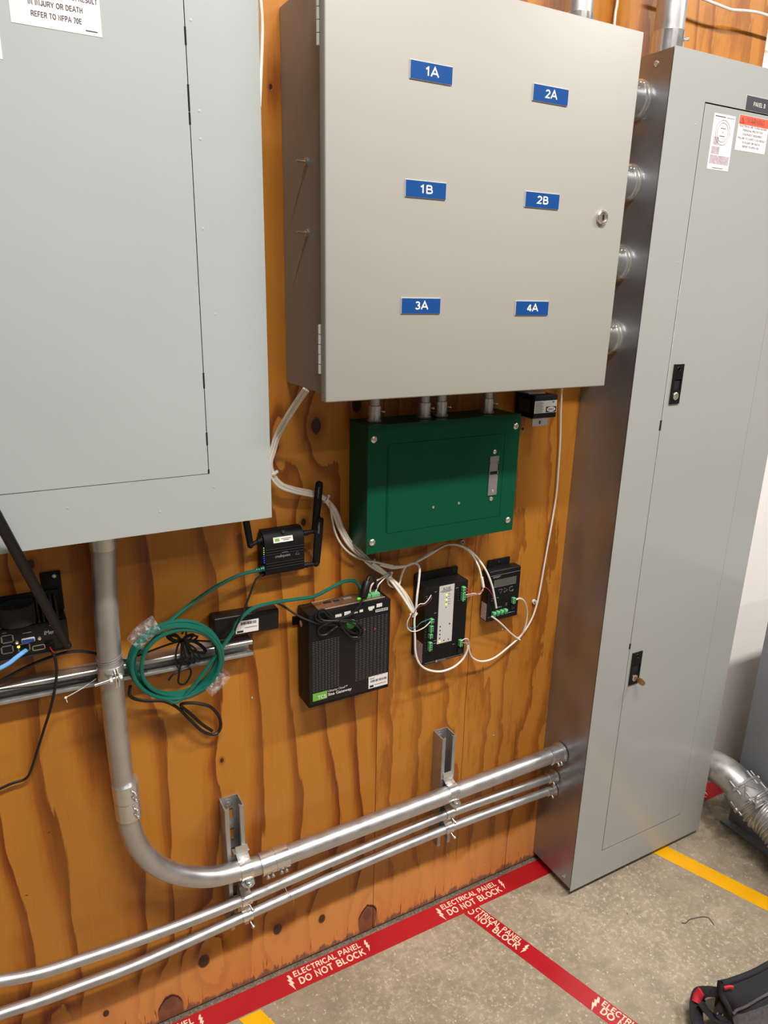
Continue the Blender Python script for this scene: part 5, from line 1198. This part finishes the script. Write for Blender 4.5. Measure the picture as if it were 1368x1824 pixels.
# white cable bundle
base = [(545, 694, -0.118), (528, 720, -0.085), (510, 748, -0.060), (494, 775, -0.036), (486, 800, -0.030), (480, 825, -0.032), (486, 846, -0.030), (500, 864, -0.026), (525, 874, -0.022), (555, 880, -0.018), (578, 888, -0.014), (596, 910, -0.012),
        (607, 940, -0.012), (622, 968, -0.014), (645, 990, -0.016), (664, 1006, -0.018), (690, 1025, -0.020), (712, 1050, -0.020), (728, 1075, -0.026), (736, 1090, -0.034)]
nm = [('white cable, uppermost strand of the bundle behind the left panelboard corner', 0, -4.5, 0.0), ('white cable, inner strand of the bundle passing the antennas', 1.5, -1.5, 0.004),
      ('white cable, middle strand of the bundle passing the antennas', -1.5, 1.5, -0.003), ('white cable, lowest strand of the bundle leaving the left panelboard', 0.5, 4.5, 0.001)]
for k_, (lb, dx, dy, dyy) in enumerate(nm):
    L = []
    for i, (u, v, y) in enumerate(base):
        f = min(1.0, i/4.0); j = 0.8*math.sin(i*1.3+k_*2.1)
        # spread square to the run
        a = base[max(0, i-1)]; b = base[min(len(base)-1, i+1)]; tx, ty = b[0]-a[0], b[1]-a[1]; l_ = math.hypot(tx, ty) or 1
        off = dy*0.9+j; off *= (0.55 if i in (10, 16, 19) else 1.0)
        L.append((u-ty/l_*off, v+tx/l_*off, y+dyy*0.4-0.003*(k_ % 2)))
    cable('white_cable', lb, 'cable', L, 0.00235, 'white_cable' if k_ % 2 else 'white_cable_b')
cable('printed_cable', 'white cable with grey print sagging left of the green box', 'cable', [(588, 896, -0.018), (591, 922, -0.020), (597, 948, -0.020), (608, 970, -0.020), (624, 986, -0.020), (644, 996, -0.024), (668, 1001, -0.026), (700, 1008, -0.022)], 0.0022, 'white_cable_b')
cable('white_cable', 'white cable arching under the green box to the wires at the small controller', 'cable', [(672, 1002, -0.020), (700, 1009, -0.020), (730, 1006, -0.020), (762, 990, -0.018), (792, 972, -0.014), (818, 971, -0.012), (838, 985, -0.020), (852, 1008, -0.034), (858, 1030, -0.042)], 0.0023, 'white_cable')
cable('white_cable', 'white cable arching under the green box and across the face of the small controller', 'cable', [(676, 1006, -0.018), (702, 1012, -0.018), (735, 1004, -0.016), (765, 986, -0.014), (795, 970, -0.010), (822, 973, -0.010), (845, 988, -0.022), (865, 1015, -0.036), (876, 1042, -0.042), (881, 1065, -0.043), (884, 1083, -0.041)], 0.0024, 'white_cable')
o = MB().cyl(W(858, 1028, -0.042), W(861, 1046, -0.046), 0.0034, 12).build('cable_sleeve', 'whiteedge'); tag(o, 'white sleeve at the cable end beside the small controller', 'cable sleeve')
cable('white_cable', 'white cable looping over and down the left side of the large controller', 'cable', [(690, 1030, -0.018), (692, 1040, -0.016), (702, 1046, -0.016), (711, 1040, -0.016), (716, 1022, -0.016), (724, 1008, -0.020), (738, 1003, -0.026), (747, 1011, -0.034), (746, 1035, -0.042), (743, 1060, -0.050), (741, 1082, -0.052), (738, 1105, -0.052), (739, 1135, -0.052), (740, 1162, -0.052), (747, 1182, -0.052), (762, 1193, -0.050), (785, 1196, -0.048), (808, 1188, -0.046), (824, 1174, -0.046), (832, 1158, -0.048), (832, 1146, -0.050)], 0.0024, 'white_cable')
cable('white_cable', 'white cable sweeping from the large controller up the wall at right', 'cable', [(834, 1146, -0.050), (836, 1160, -0.044), (842, 1172, -0.034), (858, 1178, -0.024), (880, 1172, -0.020), (905, 1153, -0.018), (926, 1134, -0.016), (942, 1112, -0.014), (952, 1090, -0.012), (960, 1060, -0.010), (968, 1015, -0.008), (976, 970, -0.008), (984, 925, -0.008), (991, 880, -0.008), (995, 830, -0.008), (998, 780, -0.008), (999, 730, -0.010), (1001, 690, -0.016)], 0.0022, 'white_cable')
cable('white_cable', 'white cable curving from the small controller right side to the tied crossing', 'cable', [(919, 1068, -0.038), (927, 1066, -0.036), (935, 1073, -0.030), (939, 1090, -0.024), (937, 1110, -0.020), (931, 1128, -0.018), (923, 1138, -0.018)], 0.0021, 'white_cable_b')
cable('white_cable', 'short white cable from the small controller bottom terminals to the tied crossing', 'cable', [(876, 1098, -0.040), (887, 1106, -0.036), (898, 1116, -0.030), (910, 1128, -0.024), (924, 1139, -0.018)], 0.0020, 'white_cable')
cable('white_cable', 'short white cable joining the gateway terminals, left of two', 'cable', [(691, 1022, -0.024), (680, 1029, -0.028), (668, 1036, -0.032), (661, 1044, -0.034), (659, 1054, -0.034)], 0.0018, 'white_cable_b')
cable('white_cable', 'short white cable joining the gateway terminals, right of two', 'cable', [(690, 1025, -0.026), (682, 1033, -0.030), (674, 1042, -0.033), (669, 1055, -0.034)], 0.0013, 'white_cable')
cable('white_cable', 'white cable rising beside the right edge of the left panelboard', 'cable', [(458, -60, -0.120), (464, 0, -0.118), (467, 45, -0.116), (466, 90, -0.116), (464, 140, -0.118), (462, 190, -0.125)], 0.0028, 'white_cable')
cable('white_cable', 'thin white wire running up the plywood between the two top conduits', 'cable', [(1105, -60, -0.010), (1100, 0, -0.010), (1096, 25, -0.010), (1093, 60, -0.012)], 0.0026, 'white_cable')
cable('white_cable', 'white wire drooping across the plywood at the top right', 'cable', [(1200, -22, -0.035), (1252, -2, -0.034), (1280, 9, -0.034), (1302, 17, -0.034), (1325, 19, -0.034), (1348, 22, -0.034), (1375, 30, -0.034), (1420, 45, -0.034)], 0.0030, 'white_cable')
# fine wires
cable('signal_wire', 'upper red wire between the large controller and the white sleeve', 'wire', [(829, 1048, -0.054), (836, 1050, -0.056), (840, 1056, -0.055), (850, 1057, -0.052), (860, 1051, -0.048)], 0.0009, 'red_wire')
cable('signal_wire', 'lower red wire between the large controller and the white sleeve', 'wire', [(829, 1053, -0.054), (836, 1056, -0.056), (842, 1059, -0.055), (852, 1056, -0.052), (861, 1052, -0.048)], 0.0009, 'red_wire')
cable('signal_wire', 'white wire twisted with red ones right of the large controller', 'wire', [(829, 1060, -0.054), (838, 1058, -0.056), (846, 1057, -0.054), (855, 1058, -0.050), (861, 1048, -0.048)], 0.0009, 'whiteedge')
cable('signal_wire', 'grey wire below the red ones right of the large controller', 'wire', [(829, 1064, -0.054), (838, 1061, -0.056), (848, 1059, -0.054), (858, 1055, -0.049)], 0.0008, 'greyprint')
cable('signal_wire', 'single red wire crossing the face of the small controller', 'wire', [(860, 1046, -0.047), (866, 1047, -0.044), (872, 1052, -0.040), (876, 1059, -0.037), (880, 1066, -0.036)], 0.0009, 'red_wire')
cable('signal_wire', 'teal wire looping left of the large controller to its middle terminals', 'wire', [(735, 1092, -0.050), (727, 1105, -0.048), (727, 1117, -0.050), (740, 1118, -0.054), (750, 1109, -0.058), (764, 1103, -0.058)], 0.0009, 'teal_wire')
cable('signal_wire', 'white wire looping left of the large controller to its middle terminals', 'wire', [(734, 1092, -0.050), (726, 1107, -0.048), (727, 1120, -0.050), (738, 1125, -0.054), (755, 1118, -0.058), (767, 1107, -0.058)], 0.0011, 'whiteedge')
cable('signal_wire', 'dark red wire hanging straight at the left tie of the large controller', 'wire', [(735, 1092, -0.052), (731, 1105, -0.050), (733, 1118, -0.050), (736, 1122, -0.050)], 0.0010, 'maroon_wire')
cable('signal_wire', 'white wire to the upper left plug of the large controller', 'wire', [(736, 1092, -0.054), (742, 1082, -0.056), (748, 1076, -0.058), (756, 1075, -0.058), (763, 1068, -0.058), (768, 1060, -0.054)], 0.0010, 'whiteedge')
cable('signal_wire', 'maroon wire beside the white one at the upper left plug', 'wire', [(736, 1094, -0.054), (742, 1085, -0.056), (750, 1079, -0.058), (758, 1077, -0.058), (766, 1070, -0.058), (769, 1063, -0.054)], 0.0010, 'maroon_wire')
cable('signal_wire', 'upper white wire at the lower right terminals of the large controller', 'wire', [(821, 1142, -0.057), (828, 1138, -0.058), (834, 1139, -0.056), (836, 1147, -0.050)], 0.0011, 'whiteedge')
cable('signal_wire', 'grey wire at the lower right terminals of the large controller', 'wire', [(822, 1145, -0.057), (830, 1145, -0.057), (836, 1146, -0.052)], 0.0011, 'greyprint')
# ties, clips and wall screws
def tie(lb, u, v, y, r, dirp, name='cable_tie', mt='whiteedge'):
    c = Vector(W(u, v, y)); d = (Vector(W(dirp[0], dirp[1], y))-c).normalized(); m = MB()
    m.rev(c-d*0.0015, d, [(0, r*0.9), (0, r), (0.003, r), (0.003, r*0.9)], 18); m.obox(c+d.cross(Vector((0, 1, 0)))*r+Vector((0, -0.001, 0)), d*0.0024, (0, 0.002, 0), d.cross(Vector((0, 1, 0)))*0.0022, 0.0005, 1)
    tag(m.build(name, mt), lb, 'cable tie')
tie('white cable tie round the bundle just right of the tall antenna', 580, 889, -0.014, 0.0085, (590, 897))
tie('white cable tie where the bundle crosses above the gateway', 692, 1025, -0.022, 0.0085, (700, 1035))
tie('white cable tie beside the left edge of the large controller', 736, 1095, -0.045, 0.0075, (738, 1105))
tie('white cable tie where three cables cross below the small controller', 924, 1138, -0.018, 0.0055, (930, 1130))
tie('white cable tie under the green box corner on the bundle', 662, 1002, -0.018, 0.0080, (672, 1010))
tie('white cable tie below the left panelboard corner on the bundle', 487, 843, -0.030, 0.0070, (492, 855))
def clip(lb, u, v, tu, tv):
    c = Vector(W(u, v, -0.004)); t_ = thing('cable_clip', lb, 'cable clip', tuple(c))
    MB().rev((c.x, -0.0005, c.z), (0, -1, 0), [(0, 0.0058), (0.006, 0.0055), (0.006, 0.0032), (0.003, 0.003)], 18).build('loop', 'whiteedge', t_)
    MB().rev((c.x, -0.003, c.z), (0, -1, 0), [(0, 0.0032), (0.004, 0.0034), (0.0048, 0.0022), (0.0035, 0)], 14).build('screw', 'black', t_)
    e = Vector(W(tu, tv, -0.008)); MB().tube([Vector((c.x, -0.005, c.z)), e], 0.0028, 8).build('strap', 'whiteedge', t_)
clip('white screw clip right under the green box holding the arched cables', 823, 966, 820, 974)
clip('white screw clip on the wall holding the cable right of the small controller', 952, 1072, 958, 1072)
def wscrew(lb, u, v, r, mt='zinc'):
    p = W(u, v, 0); tag(screw_head(MB(), (p.x, 0.0, p.z), (0, -1, 0), r, 0.0015).build('wall_screw', mt), lb, 'screw')
wscrew('small screw in the plywood below the small controller', 895, 1121, 0.0028)
wscrew('small screw in the plywood right of the right-hand strut channel', 880, 1310, 0.0028)
wscrew('small screw near the foot of the plywood above the floor lettering', 864, 1541, 0.0028)
wscrew('small dark screw in the plywood by the green box upper right corner', 931, 764, 0.0026, 'blackmatt')
wscrew('small screw low on the plywood at the lower left, above the red tape', 357, 1797, 0.0026)
wscrew('small shiny screw in the plywood right of the cable coil', 449, 1243, 0.0026)
cable('thread', 'pink thread caught on the lower thin conduit', 'thread', [(507, 1578, -0.062), (510, 1586, -0.066), (514, 1592, -0.067), (520, 1597, -0.063), (523, 1606, -0.058), (522, 1612, -0.050)], 0.0007, 'thread')

# ------------------------------------------------------------------ floor tapes with lettering
def lightning(mb, c, r_, u_, s, flip=1):
    pts = [(0.15, 1.0), (0.55, 0.35), (0.20, 0.35), (0.50, -0.20), (0.18, -0.20), (0.30, -1.0), (-0.45, 0.02), (-0.10, 0.02), (-0.42, 0.50), (-0.08, 0.50), (-0.20, 1.0)]
    V_ = [mb.bm.verts.new(Vector(c)+r_*(q[0]*s*0.62*flip)+u_*(q[1]*s)) for q in pts]; mb._face(V_)
def legend(mb, o, r_, u_, h, skip=0):     # o: lower left corner of the words' block on the tape centre
    z = Vector((0, 0, 0.0004))
    o = Vector(o)+z
    lightning(mb, o+r_*0.010+u_*(h*0.40), r_, u_, 0.0215)
    mb.caps('ELECTRICAL PANEL', o+r_*0.022+u_*(h*0.60), r_, u_, 0.0145, 0.19, 0.176)
    mb.caps('DO NOT BLOCK', o+r_*0.028+u_*(h*0.13), r_, u_, 0.0175, 0.19, 0.172)
    lightning(mb, o+r_*0.214+u_*(h*0.52), r_, u_, 0.0170, -1)
TW = 0.056
t = thing('floor_tape', 'red floor tape with white warning lettering along the foot of the plywood', 'floor tape', (0, -0.038, 0))
m = MB(); ya, yb_ = -0.0656, -0.0105
P = [(-1.3, ya), (1.20, ya)]
m.box((-1.3, ya, 0.0), (1.205, yb_, 0.0005)); m.build('tape', 'red_tape', t, False)
for xs in (-0.317-0.412, -0.317, 0.098, 0.922):
    m = MB(); legend(m, (xs, ya+0.004, 0.0004), XX, YY, TW-0.006); m.build('lettering', 'cream', t, False)
t = thing('floor_tape', 'red floor tape with white lettering running out from the wall tape toward the camera', 'floor tape', (0.25, -0.3, 0))
a0_, a1_ = FL(829, 1625.7), FL(1085, 1824); b0_, b1_ = FL(950, 1686), FL(1140.4, 1824)
dr = ((Vector(a1_)-Vector(a0_)).normalized()+(Vector(b1_)-Vector(b0_)).normalized()).normalized(); dr.z = 0; dr.normalize()
up = Vector((-dr.y, dr.x, 0)); mid = (Vector(FL(950, 1722))+Vector(b0_))/2; hw = abs((Vector(b0_)-Vector(FL(950, 1722))).dot(up))/2
s0_ = (mid.y-(-0.064))/dr.y*-1 if dr.y else 0
st = mid-dr*((mid.y+0.060)/dr.y); en = mid+dr*1.2
m = MB(); v = [st+up*hw, en+up*hw, en-up*hw, st-up*hw]; m.prism([(q.x, q.y, 0.0) for q in v], (0, 0, 0.0004)); m.build('tape', 'red_tape', t, False)
m = MB(); pe = Vector(FL(935, 1700)); s1_ = (pe-mid).dot(dr); o_ = mid+dr*(s1_-0.222)-up*(hw-0.004); legend(m, (o_.x, o_.y, 0.0004), dr, up, 2*hw-0.006)
# the wall tape lies over the start of this one: keep only letters in front of its edge
bmesh.ops.delete(m.bm, geom=[f for f in m.bm.faces if f.calc_center_median().y > ya-0.001], context='FACES')
m.build('lettering', 'cream', t, False); m = MB()
pe = Vector(FL(1050, 1788)); s1_ = (pe-mid).dot(dr); o_ = mid+dr*(s1_-0.002)-up*(hw-0.004); legend(m, (o_.x, o_.y, 0.0004), dr, up, 2*hw-0.006)
m.build('lettering', 'cream', t, False)
A_ = [Vector(FL(1161, 1517.5)), Vector(FL(1368, 1623))]; B_ = [Vector(FL(1189, 1508)), Vector(FL(1368, 1598))]
d1 = (A_[1]-A_[0]).normalized(); d2 = (B_[1]-B_[0]).normalized()
q = [A_[0]-d1*0.06, A_[0]+d1*0.9, B_[0]+d2*0.9, B_[0]-d2*0.06]
m = MB().prism([(k.x, k.y, 0) for k in q], (0, 0, 0.0005)); tag(m.build('floor_tape', 'yellow_tape', None, False), 'yellow floor tape running out from under the tall panelboard at right', 'floor tape')
c = [Vector(FL(426, 1816)), Vector(FL(464, 1798)), Vector(FL(490, 1824))]
dd = (c[2]-c[1]).normalized(); q = [c[0], c[1], c[1]+dd*0.7, c[0]+dd*0.7]
m = MB().prism([(k.x, k.y, 0) for k in q], (0, 0, 0.0005)); tag(m.build('floor_tape', 'yellow_tape', None, False), 'yellow floor tape starting at the red wall tape at the bottom edge', 'floor tape')
# strand of wire on the floor
L = [FL(x, y, 0.001) for (x, y) in ((1214, 1644), (1222, 1644), (1228, 1638), (1240, 1635), (1252, 1633), (1262, 1635), (1268, 1642), (1272, 1648))]
tag(MB().cable(L, 0.0008, 6).build('wire_scrap', 'black'), 'thin black wire scrap lying on the concrete by the yellow tape', 'wire')

# ------------------------------------------------------------------ floor-standing enclosure and flexible conduit at right
ex0 = 1.09
t = thing('floor_enclosure', 'blue-grey floor-standing electrical enclosure at the right edge, with a foot flange', 'electrical enclosure', (ex0+0.25, -0.45, 0))
MB().box((ex0, -0.157, 0.002), (ex0+0.55, -0.85, 0.765), 0.003, 2).build('body', 'blue_grey', t)
m = MB().box((ex0-0.028, -0.150, 0.001), (ex0+0.0, -0.86, 0.006)); m.build('foot_flange', 'blue_grey', t, False)
for y in (-0.19, -0.42, -0.65): hexnut(MB(), (ex0-0.014, y, 0.006), (0, 0, 1), 0.008, 0.006).build('anchor_bolt', 'strut', t)
fx = 1.025
t = thing('flexible_conduit', 'silver elbow fitting with ribbed flexible conduit in front of blue-grey enclosure', 'conduit', (fx, -0.25, 0.16))
Q = [Vector(XP(u, v, x)) for (u, v, x) in ((1225, 1358, 0.985), (1262, 1361, 1.0), (1290, 1374, 1.01), (1312, 1393, 1.015), (1326, 1408, 1.02))]
MB().tube(catmull(Q, 8), 0.046, 36).build('elbow', 'flex', t)
Q2 = [Vector(XP(u, v, x)) for (u, v, x) in ((1318, 1399, 1.018), (1331, 1414, 1.02), (1346, 1434, 1.02))]
d = (Q2[2]-Q2[0]).normalized()
MB().rev(Q2[0], d, [(0, 0.046), (0, 0.053), (0.004, 0.0555), (0.044, 0.0575), (0.048, 0.060), (0.052, 0.060), (0.052, 0.044)], 40).build('collar', 'flex', t)
Q3 = [Q2[0]+d*0.050, Q2[0]+d*0.085, Vector(XP(1378, 1466, 1.02)), Vector(XP(1406, 1504, 1.015)), Vector(XP(1436, 1556, 1.01)), Vector((1.015, -0.52, 0.072)), Vector((1.03, -0.66, 0.085)), Vector((1.10, -0.76, 0.13))]
CQ = catmull(Q3, 26); PR = []; RR = []
tot = 0; prev = CQ[0]; pts = []
for p in CQ:
    tot += (p-prev).length; pts.append((tot, p)); prev = p
def at_len(s_):
    for (l0, p0), (l1, p1) in zip(pts, pts[1:]):
        if l1 >= s_: return p0+(p1-p0)*((s_-l0)/max(1e-9, l1-l0))
    return pts[-1][1]
ns = int(tot/0.0013)
for i in range(ns):
    s_ = tot*i/ns; PR.append(at_len(s_)); RR.append(0.0515+0.0036*math.sin(2*math.pi*s_/0.0115))
MB().tube(PR, RR, 36).build('ribbed_hose', 'flex', t, True, 60)
upn = Vector((-0.55, -0.25, 0.8)); upn = (upn-d*upn.dot(d)).normalized(); sdn = d.cross(upn)
for k_, (s_, a_) in enumerate(((0.004, 0.5), (0.004, -0.6), (0.045, 0.2), (0.045, -0.9), (0.004, -1.8), (0.045, 1.3))):
    rad = upn*math.cos(a_)+sdn*math.sin(a_); c = Q2[0]+d*s_+rad*0.056
    m = MB(); m.cyl(c-d*0.022, c+d*0.020, 0.0028, 8); m.obox(c+d*0.002, d*0.004, sdn*math.cos(a_)*0.008-upn*math.sin(a_)*0.008, rad*0.007, 0.001, 1); m.build('clamp_screw', 'strut', t)
for off in (0.004, 0.044):
    for sgn in (-1, 1): MB().tube([Q2[0]+d*off+upn*0.054-sdn*0.03*sgn, Q2[0]+d*(off+0.004)+upn*0.066, Q2[0]+d*(off+0.030)+upn*0.060+sdn*0.02*sgn], 0.0016, 6).build('clamp_wire', 'flex', t)

# ------------------------------------------------------------------ tool bag at the lower right corner
bg = thing('tool_bag', 'black and grey fabric tool bag with red tabs at the lower right corner', 'bag', tuple(FL(1340, 1790)))
def BP(u, v, z): return Vector(FL(u, v, z))
# folded flap: front face runs from a raised top edge down to the floor
top = [(1287, 1752, 0.120), (1305, 1746, 0.124), (1330, 1737, 0.128), (1350, 1728, 0.130), (1372, 1716, 0.132), (1420, 1694, 0.134)]
mid_ = [(1289, 1776, 0.098), (1308, 1780, 0.100), (1332, 1774, 0.104), (1352, 1766, 0.108), (1374, 1758, 0.110), (1420, 1742, 0.112)]
low = [(1300, 1800, 0.070), (1318, 1806, 0.072), (1338, 1800, 0.082), (1356, 1794, 0.088), (1376, 1786, 0.092), (1420, 1772, 0.095)]
bot = [(1308, 1830, 0.045), (1324, 1838, 0.046), (1344, 1836, 0.050), (1362, 1832, 0.052), (1384, 1828, 0.055), (1424, 1818, 0.06)]
base_ = [(1306, 1880, 0.004), (1326, 1892, 0.004), (1348, 1894, 0.004), (1370, 1892, 0.004), (1390, 1890, 0.004), (1430, 1884, 0.004)]
def sheet(rows, th, name, mt):
    m = MB(); G_ = [[BP(*q) for q in catm] for catm in rows]
    G2 = []
    for row in G_: G2.append(catmull(row, 4))
    cols = list(zip(*G2)); C2 = [catmull(list(cq), 4) for cq in cols]
    V_ = [[m.bm.verts.new(p) for p in cq] for cq in C2]
    for i in range(len(V_)-1):
        for j in range(len(V_[0])-1): m._face([V_[i][j], V_[i+1][j], V_[i+1][j+1], V_[i][j+1]])
    bmesh.ops.recalc_face_normals(m.bm, faces=m.bm.faces); bmesh.ops.solidify(m.bm, geom=list(m.bm.faces), thickness=th)
    return m.build(name, mt, bg, True, 60)
sheet([top, mid_, low], 0.012, 'upper_flap', 'bagblack')
sheet([low, bot, base_], 0.010, 'front_panel', 'baggrey')
m = MB(); tw_ = catmull([BP(*q) for q in top], 4)
A_ = [m.bm.verts.new(p+Vector((0, 0, -0.004))) for p in tw_]; Bv = [m.bm.verts.new(Vector((p.x+0.045, p.y+0.030, 0.06))) for p in tw_]; Cv = [m.bm.verts.new(Vector((p.x+0.035, p.y+0.020, 0.003))) for p in tw_]
for i in range(len(A_)-1): m._face([A_[i], A_[i+1], Bv[i+1], Bv[i]]); m._face([Bv[i], Bv[i+1], Cv[i+1], Cv[i]])
bmesh.ops.recalc_face_normals(m.bm, faces=m.bm.faces); bmesh.ops.solidify(m.bm, geom=list(m.bm.faces), thickness=0.008)
m.build('back_panel', 'bagblack', bg)
# body behind the flap
m = MB().tube(catmull([BP(*q) for q in top], 6), 0.0062, 12); m.build('edge_binding', 'bagblack', bg)
m = MB().tube(catmull([BP(1289, 1752, 0.119), BP(1286, 1762, 0.110), BP(1287, 1776, 0.098), BP(1296, 1792, 0.084), BP(1302, 1806, 0.07)], 6), 0.006, 12); m.build('side_binding', 'bagblack', bg)
m = MB().tube(catmull([BP(1290, 1760, 0.124), BP(1300, 1758, 0.126), BP(1306, 1759, 0.126)], 4), 0.0032, 8, flat=((0, 0, 1), 0.0045)); m.build('red_tab', 'bagred', bg)
m = MB().tube(catmull([BP(1372, 1768, 0.112), BP(1350, 1780, 0.104), BP(1330, 1792, 0.094), BP(1312, 1800, 0.086), BP(1306, 1806, 0.08)], 6), 0.0028, 8); m.build('grey_piping', 'baggrey', bg)
# carrying strap looped on the floor side
st_ = [BP(1292, 1774, 0.085), BP(1280, 1768, 0.080), BP(1262, 1766, 0.070), BP(1248, 1770, 0.058), BP(1242, 1782, 0.046), BP(1240, 1800, 0.036), BP(1243, 1822, 0.028), BP(1256, 1846, 0.024), BP(1280, 1866, 0.022), BP(1310, 1880, 0.02)]
m = MB().tube(catmull(st_, 6), 0.0155, 14, flat=((0.2, -0.2, 1), 0.0055)); m.build('carry_strap', 'bagblack', bg)
st2 = [BP(1291, 1778, 0.082), BP(1284, 1794, 0.070), BP(1278, 1806, 0.055), BP(1290, 1816, 0.05), BP(1302, 1826, 0.04)]
m = MB().tube(catmull(st2, 6), 0.0085, 12, flat=((0.2, -0.3, 1), 0.0045)); m.build('short_strap', 'bagblack', bg)
m = MB().tube(catmull([BP(1248, 1786, 0.058), BP(1258, 1800, 0.052), BP(1274, 1814, 0.045), BP(1296, 1824, 0.05)], 6), 0.010, 12, flat=((0.2, -0.2, 1), 0.004)); m.build('inner_strap', 'bagblack', bg)
m = MB().tube(catmull([BP(1250, 1766, 0.068), BP(1243, 1775, 0.056), BP(1240, 1786, 0.047)], 5), 0.0100, 12, flat=((0.2, -0.2, 1), 0.0072)); m.build('red_patch', 'bagred', bg)
m = MB().tube(catmull([BP(1290, 1768, 0.084), BP(1296, 1784, 0.074), BP(1304, 1798, 0.062), BP(1322, 1812, 0.052)], 5), 0.004, 8, flat=((0, 0, 1), 0.003)); m.build('buckle_strap', 'bagblack', bg)
for p in (BP(1278, 1805, 0.064), BP(1287, 1808, 0.060)): MB().obox(p, (0.003, 0.001, 0), (0, 0.0012, 0), (0, 0, 0.001), 0.0004, 1).build('buckle_glint', 'chrome', bg)
